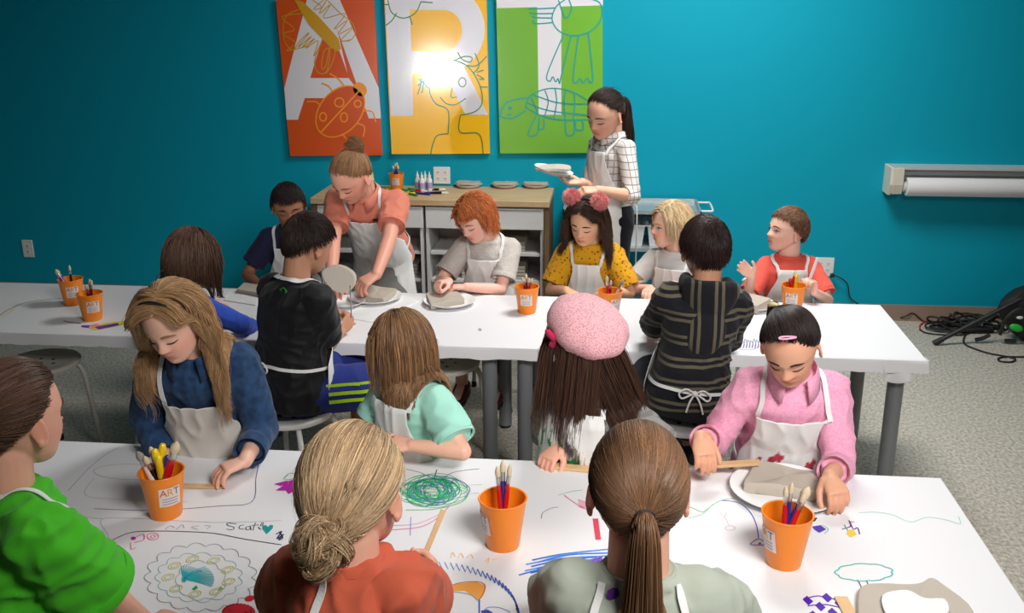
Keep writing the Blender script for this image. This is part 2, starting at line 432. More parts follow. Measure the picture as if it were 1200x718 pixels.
wings = [[(135, 60), (40, 75), (95, 130), (45, 150), (100, 190), (60, 225), (150, 205)], [(120, 40), (60, 70), (45, 130), (55, 190), (90, 220), (120, 180), (160, 145), (110, 210), (170, 160), (130, 210), (185, 170), (145, 215), (200, 180), (180, 250), (215, 190)],
         [(215, 185), (185, 270), (200, 320), (235, 320), (250, 260), (250, 210), (235, 290), (215, 300), (230, 220), (275, 220), (262, 280), (235, 325)], [(160, -10), (215, 30), (180, 40), (240, -10), (205, 60), (255, 20), (225, 80), (320, 60), (270, 130), (330, 90), (290, 150), (355, 120), (300, 180), (345, 175)],
         [(240, 0), (300, 60), (350, 100), (365, 145), (340, 180), (300, 180)]]
art(pA, 'butterfly_wings', K_gold, lines=wings, Z=ZA, w=.0055, lift=.0032)
art(pA, 'ladybug_shell', K_red, [ell(298, 493, 128, 90, -.86)], Z=ZA, lift=.003)
art(pA, 'ladybug_head', K_amber, [ell(385, 395, 34, 28, .8)], Z=ZA, lift=.003)
art(pA, 'ladybug_outline', K_amber, lines=[ell(298, 493, 128, 90, -.86), [(210, 588), (382, 402)], ell(294, 453, 20, 20), ell(376, 459, 15, 15), ell(222, 517, 15, 18), ell(315, 519, 15, 20),
    [(150, 450), (190, 450), (212, 470)], [(215, 368), (245, 380), (262, 402)], [(252, 325), (290, 350), (318, 382)], [(400, 490), (440, 495), (455, 540)], [(372, 545), (405, 560), (400, 605)], [(305, 592), (325, 615), (330, 650)]], Z=ZA, w=.0085, lift=.004)
# R
Rf = [[(20, -60), (132, -60), (147, 513), (50, 513)], [(132, -60), (290, -60), (290, 44), (132, 44)], [(140, 228), (292, 228), (292, 330), (140, 326)], [(292, 228), (340, 228), (480, 508), (380, 508), (292, 330)]]
bowl = ell(285, 136, 80, 92, 0, 16, -PI/2, PI/2); bo = ell(290, 130, 175, 190, 0, 16, -PI/2, PI/2)
for i in range(16): Rf.append([bowl[i], bo[i], bo[i+1], bowl[i+1]])
art(pR, 'letter_r', K_white, Rf, Z=ZR)
art(pR, 'line_drawn_face', K_dgreen, lines=[[(218, 380), (225, 420), (250, 460), (303, 490), (303, 592)], [(303, 592), (255, 600), (235, 640), (226, 682)], [(357, 510), (355, 584), (430, 588), (452, 620), (458, 680)],
    [(357, 510), (420, 495), (452, 460), (450, 400), (425, 340), (385, 290), (325, 265)], ell(366, 364, 16, 20), [(320, 388), (317, 430), (342, 428)], [(268, 430), (295, 458), (335, 463), (382, 435)],
    [(345, 230), (365, 262), (400, 275), (408, 255), (375, 250), (330, 268)], [(422, 235), (440, 290), (415, 325)], [(385, 290), (430, 290), (475, 248)], [(430, 320), (460, 310)], [(440, 350), (462, 350), (430, 330)], [(445, 385), (478, 385)],
    [(172, 350), (200, 372), (212, 390)], [(185, 345), (180, 380), (168, 418)], [(195, 360), (190, 400), (185, 412)], [(168, 380), (205, 350)],
    ], Z=ZR, w=.0065, lift=.0028)
art(pR, 'line_drawn_sun', K_dgreen, lines=[[(35, -5), (50, 50), (85, 76), (120, 78), (160, 55), (182, 10)], [(75, 58), (55, 90), (28, 112)], [(132, 70), (145, 110)], [(180, 8), (235, 12)], [(20, 20), (40, 20)]], Z=ZR, w=.0065, lift=.0028)
# T
art(pT, 'letter_t', K_white, [[(24, -60), (497, -60), (497, 24), (28, 36)], [(206, 28), (313, 26), (313, 508), (213, 508)]], Z=ZT)
art(pT, 'bird_and_turtle', K_teal, lines=[[(335, -5), (290, 30), (272, 85), (300, 135), (360, 158), (430, 145), (480, 100), (494, 50), (480, 10), (430, -8)], [(300, 0), (330, 80), (358, 40), (345, -5)],
    [(285, 35), (230, 38), (170, 40)], [(275, 60), (190, 60), (170, 55)], [(272, 80), (200, 78), (180, 70)], [(275, 100), (200, 105), (185, 90)],
    [(320, 160), (250, 328), (262, 360), (275, 340), (288, 362), (298, 348), (305, 370), (312, 340), (355, 160)], [(388, 160), (365, 345), (380, 365), (395, 348), (410, 366), (428, 346), (440, 365), (452, 340), (432, 145)],
    [(40, 515), (70, 455), (160, 432)], [(40, 515), (95, 525), (155, 490)], ell(86, 478, 6, 6), [(72, 510), (90, 505)], [(155, 480), (170, 430), (240, 395), (320, 395), (400, 425), (450, 470), (455, 520), (400, 530), (300, 530), (220, 510), (155, 475)],
    [(160, 455), (260, 490), (430, 510)], [(190, 420), (300, 455), (430, 460)], [(240, 400), (255, 450), (240, 510)], [(285, 390), (292, 450), (280, 525)], [(330, 400), (325, 460), (330, 530)], [(370, 415), (372, 470), (365, 530)], [(178, 430), (200, 480), (205, 510)],
    [(200, 515), (165, 595), (205, 592), (215, 520)], [(215, 525), (212, 570), (235, 568), (235, 525)], [(330, 530), (335, 595), (368, 592), (370, 530)], [(375, 530), (378, 572), (410, 572), (405, 530)]], Z=ZT, w=.0075, lift=.0028)

# ---------------------------------------------------------------- counter
def wood_m(name, c1, c2, scale=(.6, 9, 9)):
    m = mat(name, c1, .5); nt = m.node_tree; b = nt.nodes['Principled BSDF']; tc = nt.nodes['Texture Coordinate']
    mp = nt.nodes.new('ShaderNodeMapping'); mp.inputs['Scale'].default_value = scale
    n = nt.nodes.new('ShaderNodeTexNoise'); n.inputs['Scale'].default_value = 6; n.inputs['Detail'].default_value = 6; n.inputs['Distortion'].default_value = .6
    nt.links.new(tc.outputs['Object'], mp.inputs[0]); nt.links.new(mp.outputs[0], n.inputs['Vector'])
    r = nt.nodes.new('ShaderNodeValToRGB'); r.color_ramp.elements[0].position = .35; r.color_ramp.elements[0].color = (*c1, 1); r.color_ramp.elements[1].position = .68; r.color_ramp.elements[1].color = (*c2, 1)
    nt.links.new(n.outputs['Fac'], r.inputs['Fac']); nt.links.new(r.outputs['Color'], b.inputs['Base Color']); return m
M_oak = wood_m('light_oak', srgb(214, 186, 146), srgb(190, 158, 116))
M_oakend = wood_m('brown_oak_side', srgb(128, 104, 74), srgb(98, 76, 52), (9, 9, .8))
CZ = .795; CX0, CX1, CY0 = -1.77, -.362, 5.56
cab = empty('storage_counter', ((CX0+CX1)/2, 5.78, 0), 'white storage counter with a light oak top against the teal wall', 'counter')
G().box((CX0, CY0, CZ-.035), (CX1, 6.0, CZ)).build('worktop', M_oak, cab, smooth=False, bevel=.003)
G().box((CX1-.03, CY0+.01, 0), (CX1-.002, 5.99, CZ-.0355)).build('side_panel', M_oakend, cab, smooth=False)
G().box((CX0+.002, CY0+.01, 0), (CX0+.03, 5.99, CZ-.0355)).build('side_panel', M_oakend, cab, smooth=False)
xa, xb = CX0+.032, CX1-.032; xm = -1.095
G().box((xa, 5.97, .08), (xb, 5.985, CZ-.04)).build('back_panel', M_board, cab, smooth=False)
for x in (xa, xm-.03, xm+.004, xb-.02): G().box((x, CY0+.03, .05), (x+.018, 5.968, CZ-.04)).build('divider', M_board, cab, smooth=False)
for a, b_ in ((xa+.002, xm-.008), (xm+.008, xb-.002)):
    d = G().box((a, CY0+.012, .625), (b_, CY0+.03, CZ-.045), bev=.002).build('drawer', M_board, cab, smooth=False)
    G().box((a+.01, CY0+.006, CZ-.052), (b_-.01, CY0+.013, CZ-.045)).build('pull_edge', M_alu, d, smooth=False)
    for z in (.07, .29, .46): G().box((a+.02, CY0+.04, z), (b_-.02, 5.968, z+.018)).build('shelf', M_board, cab, smooth=False)
# stacks of grey trays on the shelves
M_tray = mat('grey_board', srgb(178, 172, 160), .7)
for i, (x, z, n) in enumerate(((-.70, .308, 4), (-.70, .478, 3), (-1.35, .308, 4))):
    for k in range(n):
        z0 = z+k*.021; g = G().box((x-.19, 5.63, z0), (x+.19, 5.93, z0+.018), bev=.003)
        tag(g.build('clay_board', M_tray, origin=(x, 5.78, z0)), 'flat grey board in the stack on the %s' % ('lower right shelf of the oak-topped counter', 'upper right shelf of the oak-topped counter', 'left shelf of the oak-topped counter')[i], 'board', 'grey boards on the counter shelves, stack %s' % ('below', 'above', 'left')[i])

# ------------------------------------------------------------------- cart
cart = empty('utility_cart', (.11, 5.8, 0), 'grey metal utility cart with shelves standing at the wall behind the long-haired standing woman', 'cart')
M_steel = mat('brushed_steel', srgb(176, 186, 188), .3, metal=.4)
X0, X1, Y0, Y1, zt = -.285, .505, 5.6, 5.97, .745
g = G().box((X0, Y0, zt-.03), (X1, Y1, zt-.022)).box((X0, Y0, zt-.03), (X1, Y0+.008, zt)).box((X0, Y1-.008, zt-.03), (X1, Y1, zt)).box((X0, Y0, zt-.03), (X0+.008, Y1, zt)).box((X1-.008, Y0, zt-.03), (X1, Y1, zt))
g.build('top_tray', M_steel, cart, smooth=False)
for z in (.5, .14): G().box((X0+.01, Y0+.01, z), (X1-.01, Y1-.01, z+.02)).build('shelf', M_steel, cart, smooth=False)
for x in (X0+.015, X1-.015):
    for y in (Y0+.015, Y1-.015):
        l = G().box((x-.012, y-.012, .06), (x+.012, y+.012, zt-.03)).build('leg', M_steel, cart, smooth=False)
        G().lathe([(.01, -.011), (.028, -.011), (.03, 0), (.028, .011), (.01, .011)], (x, y, .03), 18, M=Matrix.Rotation(PI/2, 4, 'Y')).build('caster', M_blackrub, l)
G().tube(smooth_path([(X1, Y0+.06, zt-.01), (X1+.055, Y0+.06, zt-.01), (X1+.07, Y0+.08, zt-.008), (X1+.07, Y1-.08, zt-.008), (X1+.055, Y1-.06, zt-.01), (X1, Y1-.06, zt-.01)], 4), .006).build('handle', M_white, cart)
M_bin = mat('white_bin_plastic', (.7, .71, .73), .4)
def bin_(x, lab):
    r = empty('storage_bin', (x, 5.78, .521), lab, 'bin', 'white bins on the cart shelf')
    g = G(); w, d, h = .105, .14, .13; rings = []
    def ring(s, z, e=0): return [Vector((x+sx*(w*s+e), 5.78+sy*(d*s+e), z)) for sx, sy in ((-1, -1), (1, -1), (1, 1), (-1, 1))]
    g.loft([ring(.86, .521), ring(1, .521+h), ring(1, .521+h, .008), ring(1, .515+h, .008), ring(1, .521+h-.006, -.006), ring(.86, .53, -.004)])
    g.build('tub', M_bin, r, smooth=False)
    G().box((x-.03, 5.78-d-.004, .521+h-.04), (x+.03, 5.78-d+.012, .521+h-.025), bev=.004).build('handle_hole', M_black, r, smooth=False)
bin_(.085, 'white plastic bin with a dark handle slot on the cart shelf, left bin')
bin_(.31, 'white plastic bin on the cart shelf behind the blond girl, right bin')

# ------------------------------------------------------------ tables + paper
def table(x0, x1, y0, y1, label, legs):
    r = empty('folding_table', ((x0+x1)/2, (y0+y1)/2, 0), label, 'table', None)
    G().box((x0, y0, TH-.032), (x1, y1, TH-.002)).build('tabletop', M_board, r, smooth=False, bevel=.002)
    for x, y in legs:
        l = G().lathe([(.024, .012), (.03, .014), (.031, TH-.034)], (x, y, 0), 20).build('leg', M_grey, r)
        G().lathe([(.022, 0), (.027, .002), (.027, .013)], (x, y, 0), 16).build('foot', M_black, l)
    return r
def legs4(x0, x1, y0, y1, ix=.07, iy=.06): return [(x, y) for x in (x0+ix, x1-ix) for y in (y0+iy, y1-iy)]
TX = 1.168; TY0, TY1 = 3.592, 4.268
table(-.40, TX, TY0, TY1, 'rear white-topped table with grey tubular legs, right-hand one by the wall cords', legs4(-.40, TX, TY0, TY1))
table(-1.72, -.402, TY0, TY1, 'rear white-topped table in the middle, below the two adults', legs4(-1.72, -.402, TY0, TY1))
table(-3.29, -1.722, TY0, TY1, 'rear white-topped table at the left edge under the two left orange cups', legs4(-3.29, -1.722, TY0, TY1))
FX0, FX1, FY0, FY1 = -2.3, .93, 1.66, 2.606
table(-.68, FX1, FY0, FY1, 'front white-topped table, right-hand one under the drawings', legs4(-.68, FX1, FY0, FY1, .1, .12))
table(FX0, -.682, FY0, FY1, 'front white-topped table, left-hand one under the big round drawing', legs4(FX0, -.682, FY0, FY1, .1, .12))

def paper(name, x0, x1, y0, y1, hang, label, seedn, rc=.02):
    """paper sheet with folded-down edges; slots: 0 paper, then inks"""
    g = G(); nx, ny = int((x1-x0)/.03), int((y1-y0)/.03)
    z = TH
    rng = np.random.default_rng(seedn)
    def wav(t): return .003*math.sin(t*5+seedn)+.0015*math.sin(t*17+2*seedn)
    V = [(x0+(x1-x0)*i/nx, y0+(y1-y0)*j/ny, z) for j in range(ny+1) for i in range(nx+1)]
    F = [(j*(nx+1)+i, j*(nx+1)+i+1, (j+1)*(nx+1)+i+1, (j+1)*(nx+1)+i) for j in range(ny) for i in range(nx)]
    g.add(V, F)
    per = [(x0+(x1-x0)*i/nx, y0) for i in range(nx)]+[(x1, y0+(y1-y0)*j/ny) for j in range(ny)]+[(x1-(x1-x0)*i/nx, y1) for i in range(nx)]+[(x0, y1-(y1-y0)*j/ny) for j in range(ny)]
    n = len(per); rings = []
    for lev, (o, dz) in enumerate(((0, 0), (.004, -.003), (.006, -.012), (.007, -hang*.5), (.008, -hang))):
        R = []
        for k, (x, y) in enumerate(per):
            nxv = (1 if abs(x-x1) < 1e-6 else -1 if abs(x-x0) < 1e-6 else 0); nyv = (1 if abs(y-y1) < 1e-6 else -1 if abs(y-y0) < 1e-6 else 0)
            e = o+(wav(x*1.3+y*2)*(lev/4) if lev > 1 else 0)
            zz = z+dz-(abs(wav(x*3+y*3))*1.5 if lev == 4 else 0)
            R.append((x+nxv*e, y+nyv*e, zz))
        rings.append(R)
    V = [p for R in rings for p in R]; F = []
    for i in range(4):
        for k in range(n): k2 = (k+1) % n; F.append((i*n+k, (i+1)*n+k, (i+1)*n+k2, i*n+k2))
    g.add(V, F)
    return g
INK = {}
def ink(c):
    if c not in INK: INK[c] = mat('marker_ink_%d' % len(INK), srgb(*c), .55, spec=.3)
    return INK[c]
class Draw:
    def __init__(s, g): s.g = g; s.m = [M_paper]; s.k = 0
    def slot(s, c):
        m = ink(c)
        if m not in s.m: s.m.append(m)
        return s.m.index(m)
    def line(s, pts, c, w=.003, sm=5):
        s.k += 1; P = [onz(x, y, TH) for x, y in pts]; P = smooth_path(P, sm) if sm > 1 else P
        s.g.ribbon(P, w*.85, (0, 0, 1), s.slot(c), lift=.0006+.00005*(s.k % 12))
    def fill(s, pts, c):
        s.k += 1; s.g.add([onz(x, y, TH+.0006+.00005*(s.k % 12)) for x, y in pts], [tuple(range(len(pts)))], s.slot(c))
g2 = paper('p', -3.56, TX+.01, TY0-.008, TY1+.006, .048, '', 2)
# crumpled corner of paper hanging at the right front corner
rings = []
for i in range(9):
    t = i/8; R = []
    for j in range(22):
        u = j/21
        x = TX-.17*(1-u)+.022+.012*math.sin(9*u+3*t)*t; y = TY0-.012+(.10*max(0, u-.75)*4 if u > .75 else 0)-.012*math.sin(12*u+2)*t
        if u > .75: x = TX+.022+.012*math.sin(14*u)*t
        z = TH-.004-(.05+.035*math.sin(PI*min(1, u*1.25))+.012*math.sin(7*u))*t
        R.append((x, y, z))
    rings.append(R)
g2.loft(rings, (False, False), closed=False)
D2 = Draw(g2)
BLK, YEL, PUR = (60, 60, 66), (225, 205, 60), (110, 50, 150)
D2.line([(0, 369), (8, 364), (25, 356), (45, 352), (75, 349)], (120, 105, 60), .006)
D2.line([(0, 371), (10, 367), (18, 360)], YEL, .006)
D2.fill([(103, 384), (125, 378), (152, 375), (150, 379), (128, 384), (112, 387)], (220, 215, 60)); D2.fill([(110, 383), (138, 378), (140, 381), (116, 386)], PUR); D2.fill([(105, 381), (114, 379), (118, 381), (108, 384)], (235, 150, 150))
D2.fill([(96, 381), (106, 381), (104, 384), (95, 383)], PUR); D2.line([(74, 376), (85, 378), (95, 379)], (90, 90, 95), .008)
import itertools
P = []
for k in range(9): a = 862+k*3.4; P += [(a, 402), (a+1, 397+(k % 3)), (a+3.5, 404), (a+2, 408)]
D2.line(P, (120, 110, 150), .003, 3); D2.line([(858, 404), (866, 409), (880, 410), (888, 407)], (120, 110, 150), .003)
D2.fill([(560, 386), (562, 384), (565, 386), (563, 388)], (150, 160, 175))
tcl2 = g2.build('paper_table_cover', D2.m, smooth=False, origin=(-1, 3.9, TH))
tag(tcl2, 'white paper covering the rear row of tables, edges folded down', 'paper cover')

g1 = paper('p', FX0-.01, FX1+.008, FY0-.01, FY1+.008, .045, '', 5)
D1 = Draw(g1)
zd = zm(110, 560, 4.545)
def L(pts, c, w=.0025, z=None, sm=5): D1.line([z(*q) if z else q for q in pts], c, w, sm)
GR, TEAL, RED, BLU, GRN, PNK, MAG = (120, 122, 132), (40, 170, 180), (205, 30, 50), (40, 80, 190), (30, 165, 90), (225, 110, 150), (180, 40, 160)
# big round drawing, left
L([(100, 330), (200, 290), (330, 283), (470, 285), (640, 295), (800, 325), (1000, 356)], (60, 60, 68), .004, zd)
def scallop(cx, cy, a, b, n, amp, a0=0, a1=2*PI, z=zd, c=GR, w=.0022, tilt=0):
    P = []
    for i in range(n*6+1):
        t = a0+(a1-a0)*i/(n*6); k = 1+amp*abs(math.sin(PI*i/6))
        P.append((cx+a*k*math.cos(t), cy+b*k*math.sin(t)))
    L(P, c, w, z, 1)
scallop(570, 530, 270, 165, 17, .12); scallop(560, 530, 210, 120, 15, .12, c=(130, 180, 190)); scallop(570, 545, 120, 95, 9, .14, c=(150, 170, 180))
for i in range(9):
    t = i*.7+.3; cx, cy = 560+165*math.cos(t), 525+95*math.sin(t); L(ell(cx, cy, 34, 16, -.3, 10), (205, 200, 90), .003, zd); L(ell(cx, cy, 20, 9, -.3, 8), (190, 190, 110), .002, zd)
for k in range(26):
    t = -.9+2.0*k/25*(1 if k < 16 else 1.4)+(3.6 if k > 15 else 0); r1 = 120 if k < 16 else 90
    L([(480, 540), (480+r1*.5*math.cos(t)*1.3, 540+r1*.45*math.sin(t)), (480+r1*1.35*math.cos(t+.12), 540+r1*.8*math.sin(t+.12))], TEAL, .003, zd)
D1.fill([zd(*q) for q in ell(480, 540, 14, 16, 0, 8)[:-1]], TEAL)
D1.fill([zd(*q) for q in ((520, 590), (545, 570), (555, 585), (535, 598))], GRN); D1.fill([zd(*q) for q in ((660, 600), (672, 575), (692, 590))], GRN)
for k in range(26):
    a = 6.28*k/26; L([(770, 705), (770+85*math.cos(a), 715+45*math.sin(a)), (770+60*math.cos(a+.5), 715+30*math.sin(a+.5))], RED, .006, zd)
D1.fill([zd(*q) for q in ell(770, 708, 62, 34, 0, 14)[:-1]], RED); D1.fill([zd(*q) for q in ell(830, 640, 28, 16, -.2, 10)[:-1]], RED); L(ell(890, 625, 20, 14, 0, 8), PNK, .003, zd)
L([(200, 330), (260, 300), (265, 330), (215, 345)], PNK, .004, zd); D1.fill([zd(*q) for q in ell(210, 320, 14, 9, 0, 8)[:-1]], MAG); L(ell(315, 312, 30, 18, 0, 10), PNK, .003, zd); L(ell(315, 312, 12, 8, 0, 8), PNK, .003, zd); L([(195, 345), (200, 380), (225, 370)], PNK, .003, zd)
# writing beside the drawing
for P in ([(760, 245), (715, 240), (712, 252), (745, 262), (740, 275), (705, 272)], [(800, 250), (778, 255), (775, 270), (800, 272)], [(830, 258), (812, 262), (812, 275), (832, 272), (832, 255), (838, 277)], [(862, 238), (852, 262), (848, 280)], [(838, 255), (880, 250)], [(875, 262), (890, 275)], [(897, 236), (886, 258)], [(905, 238), (895, 258)]): L(P, (70, 75, 95), .003, zd)
for P in ([(380, 275), (405, 255), (430, 265)], [(440, 275), (470, 250), (480, 268)], [(560, 255), (520, 262), (555, 275)], [(590, 252), (620, 258), (600, 272)]): L(P, (170, 172, 180), .003, zd)
D1.fill([zd(*q) for q in ((920, 298), (896, 268), (900, 252), (918, 250), (926, 260), (940, 248), (956, 252), (952, 268))], (25, 150, 150))
L([(970, 300), (1000, 285), (975, 325), (1010, 300), (985, 330), (1005, 318), (990, 290)], (50, 60, 90), .005, zd)
L([(0, 640), (120, 636), (118, 610), (150, 607), (250, 612), (330, 610)], (170, 172, 182), .002)
L([(-10, 598), (60, 602), (120, 608)], (170, 172, 182), .002)
L([(304, 540), (300, 560), (295, 588), (255, 593), (180, 598), (110, 596)], (115, 105, 150), .003)
L([(80, 575), (105, 548), (125, 532), (140, 524)], (170, 168, 185), .003); L(ell(152, 553, 42, 9, .02, 16), (175, 175, 190), .0025)
L([(110, 560), (100, 580), (140, 585), (220, 588)], (180, 180, 188), .002)
# flower left of the blond girl
zf = zm(280, 480, 3.018)
for q in ([(125, 262), (170, 250), (150, 270)], [(130, 285), (165, 262), (165, 285)], [(150, 255), (205, 245), (200, 285), (175, 298), (160, 280)]): D1.fill([zf(*p) for p in q], MAG)
L([(158, 245), (180, 225), (210, 232), (190, 245), (160, 248)], GRN, .004, zf)
# green scribble
rs = random.Random(3)
for k in range(46):
    cx, cy = 680+rs.uniform(-30, 30), 285+rs.uniform(-16, 16); a, b = rs.uniform(40, 105), rs.uniform(18, 48); t0 = rs.uniform(0, 6)
    c = rs.choice([(30, 170, 100), (50, 190, 120), (20, 130, 120), (60, 200, 110), (30, 170, 100), (90, 110, 190)])
    L([(cx+a*math.cos(t0+t*.7)*(1+.1*math.sin(t)), cy+b*math.sin(t0+t*.7)) for t in range(9)], c, .0028, zf, 4)
for k in range(14):
    x, y = rs.uniform(600, 770), rs.uniform(245, 320); L([(x, y), (x+rs.uniform(-30, 30), y+rs.uniform(-25, 25))], rs.choice([(60, 90, 180), (25, 140, 90), (150, 120, 190)]), .0028, zf)
L([(710, 255), (740, 230), (780, 217), (850, 209)], (30, 110, 150), .003, zf); L([(590, 210), (640, 222), (680, 240), (780, 270)], (30, 130, 110), .003, zf); L([(690, 245), (700, 212)], (20, 110, 110), .004, zf)
L([(540, 425), (640, 415), (700, 385), (745, 340)], PNK, .0035, zf); L([(520, 410), (620, 405), (690, 380), (730, 355)], (230, 150, 180), .003, zf); L([(590, 355), (690, 352), (780, 330), (810, 305)], (70, 190, 100), .0035, zf); L([(606, 445), (608, 380)], (120, 120, 200), .002, zf)
L([(750, 270), (860, 265)], (150, 200, 190), .002, zf); L([(760, 300), (850, 295)], (150, 160, 210), .002, zf)
# zigzag arc, orange and green shapes
P = []
for k in range(46):
    t = k/45; a = -1.9+2.1*t; x = 690+ (300*math.sin(t*PI/2)); y = 550+170*(1-math.cos(t*PI/2)); r_ = 12 if k % 2 else -12
    P.append((x+r_*.5*t-3, y+r_))
L(P, (50, 90, 190), .0035, zf, 1)
D1.fill([zf(*q) for q in ((720, 640), (770, 615), (840, 608), (870, 622), (862, 655), (845, 670), (800, 640), (760, 640), (722, 652))], (236, 160, 70))
L([(720, 640), (770, 615), (840, 608), (870, 622), (862, 655), (848, 672)], (200, 110, 50), .004, zf)
D1.fill([zf(*q) for q in ((690, 625), (720, 640), (728, 670), (712, 705), (690, 718))], (30, 160, 70)); D1.fill([zf(*q) for q in ((690, 605), (710, 603), (708, 620), (692, 625))], (160, 200, 50))
L([(850, 672), (850, 720)], BLU, .004, zf); L([(860, 720), (880, 700), (920, 700), (960, 716)], (120, 140, 210), .003, zf); D1.fill([zf(*q) for q in ((855, 710), (880, 706), (900, 718), (860, 720))], (40, 60, 170))
L([(722, 660), (760, 645), (820, 655), (845, 675)], (150, 160, 175), .003, zf)
for P in ([(750, 525), (755, 505), (765, 520)], [(775, 525), (785, 508), (795, 525)], [(805, 525), (820, 512), (828, 526)], [(870, 540), (885, 525), (880, 545)], [(895, 530), (915, 528)]): L(P, (240, 190, 140), .003, zf)
# blue strokes near the ponytail girl, right side
zp = zm(540, 480, 3.017)
for k in range(9):
    y = 585-k*7.5; x = 205+((k*37) % 60)+k*4; e = 200+((k*53) % 90); L([(x, y), (x+e*.45, y-24+rs.uniform(-5, 5)), (x+e, y-34+rs.uniform(-4, 4))], ((30, 110, 215), (20, 80, 190), (60, 140, 225))[k % 3], .0065, zp)
for k in range(3): L([(310, 576-k*10), (420, 556-k*8), (500, 530-k*5)], (120, 60, 180), .006, zp)
for P in ([(400, 552), (410, 530), (425, 552)], [(436, 545), (440, 530), (444, 550)], [(452, 548), (456, 532), (462, 548)]): L(P, (30, 30, 60), .004, zp)
L([(700, 545), (740, 545), (800, 558)], (30, 110, 215), .02, zp)
L([(250, 590), (265, 610), (275, 638)], (150, 60, 90), .003, zp); L([(285, 385), (290, 365), (320, 348), (345, 345)], (120, 120, 130), .0025, zp); L([(345, 302), (390, 290), (430, 284)], (110, 200, 150), .003, zp); L([(365, 302), (400, 328), (440, 350)], PNK, .003, zp)
for k in range(5): L([(415, 318+k*6), (450, 330+k*6)], (230, 120, 150), .004, zp); L([(468+k*4, 385), (478+k*4, 460)], (225, 60, 90), .003, zp)
# right part
zr = zm(780, 560, 4.545)
L([(120, 150), (155, 165), (190, 180), (205, 178), (250, 145), (300, 118), (380, 108)], (120, 195, 150), .003, zr); L([(300, 120), (380, 130), (440, 170), (480, 240), (495, 320)], (90, 80, 180), .0035, zr)
L([(120, 215), (200, 190), (250, 140)], (140, 205, 170), .003, zr)
L([(450, 352), (490, 325), (525, 340), (520, 356), (450, 356)], (110, 90, 190), .003, zr); D1.fill([zr(*q) for q in ((492, 345), (505, 340), (510, 350), (498, 354))], PUR)
L([(290, 188), (315, 210), (325, 225), (338, 258)], (215, 170, 190), .002, zr); L([(315, 210), (322, 182)], (215, 170, 190), .002, zr); L(ell(344, 267, 26, 12, 0, 10), (190, 180, 190), .0025, zr)
zc = zm(800, 520, 3)
L([(620, 242), (680, 240), (740, 250), (800, 275), (860, 258), (930, 268), (975, 282), (970, 255)], (150, 215, 205), .003, zc)
for c, P in (((40, 40, 60), [(450, 262), (475, 258), (465, 272), (445, 275)]), ((80, 50, 170), [(455, 290), (485, 285), (505, 300), (480, 312), (462, 300)])): D1.fill([zc(*q) for q in P], c)
L([(490, 285), (512, 300), (498, 316)], (80, 190, 190), .003, zc)
D1.fill([zc(*q) for q in ((580, 302), (600, 300), (612, 318), (592, 328), (576, 315))], (240, 190, 60)); L([(560, 300), (590, 290), (585, 270), (600, 300), (615, 295), (622, 318)], (110, 40, 150), .004, zc); L([(590, 275), (605, 275)], RED, .003, zc); L([(568, 285), (580, 305)], GRN, .003, zc)
P = []
for i in range(55):
    t = 2*PI*i/54; k = 1+.09*abs(math.sin(t*4.5)); P.append((638+95*k*math.cos(t), 452+29*k*math.sin(t)))
L(P, (70, 185, 175), .004, zc, 1)
L([(615, 478), (628, 505), (636, 535)], (110, 100, 100), .004, zc); L([(645, 480), (655, 500), (664, 522)], (110, 100, 100), .004, zc)
for i in range(4):
    for j in range(3):
        if (i+j) % 2 == 0:
            cx, cy = 440+i*34+j*10, 550+j*26-i*5; D1.fill([zc(cx-19, cy-4), zc(cx-3, cy-17), zc(cx+19, cy+3), zc(cx+3, cy+17)], (80, 30, 170))
for a in (((425, 548), (475, 535), (540, 548)), ((440, 570), (500, 565), (550, 575))): L(a, (80, 30, 170), .004, zc)
tcl1 = g1.build('paper_table_cover', D1.m, smooth=False, origin=(-.6, 2.1, TH))
tag(tcl1, 'white paper covering the front tables, full of coloured marker drawings', 'paper cover')

# ------------------------------------------------------------------ stools
M_stool = mat('white_steel', (.74, .74, .72), .35)
M_stoolg = mat('grey_steel', srgb(184, 180, 170), .4)
def stool(x, y, z, rz, m, label, name='stool'):
    r = empty(name, (x, y, 0), label, 'stool', 'round stools at the tables')
    g = G(); R = .16
    prof = [(.001, z-.008), (.07, z-.008), (.12, z-.003), (.15, z+.004), (.158, z+.001), (R, z-.006), (R-.003, z-.016), (.15, z-.012), (.12, z-.014), (.001, z-.016)]
    g.lathe(prof, (x, y, 0), 48, cap=(True, True)); s = g.build('seat', m, r)
    h = G()
    for k in range(7):
        a = k*2*PI/6; rr = 0 if k == 6 else .055
        h.lathe([(.008, z-.0085), (.008, z-.0070)], (x+rr*math.cos(a), y+rr*math.sin(a), 0), 12)
    h.build('seat_holes', M_black, s, smooth=False)
    for k in range(4):
        a = rz+k*PI/2; c, sn = math.cos(a), math.sin(a)
        P = [(.03, z-.026), (.11, z-.026), (.14, z-.03), (.157, z-.06), (.167, z-.12), (.195, .012)]
        l = G().tube(smooth_path([(x+q*c, y+q*sn, zz) for q, zz in P], 6), .0105, 12).build('leg', m, r)
        G().lathe([(.012, 0), (.0135, .004), (.0125, .03)], (x+.194*c, y+.194*sn, 0), 12).build('foot_cap', M_black if m is M_stoolg else M_white, l)
    return r

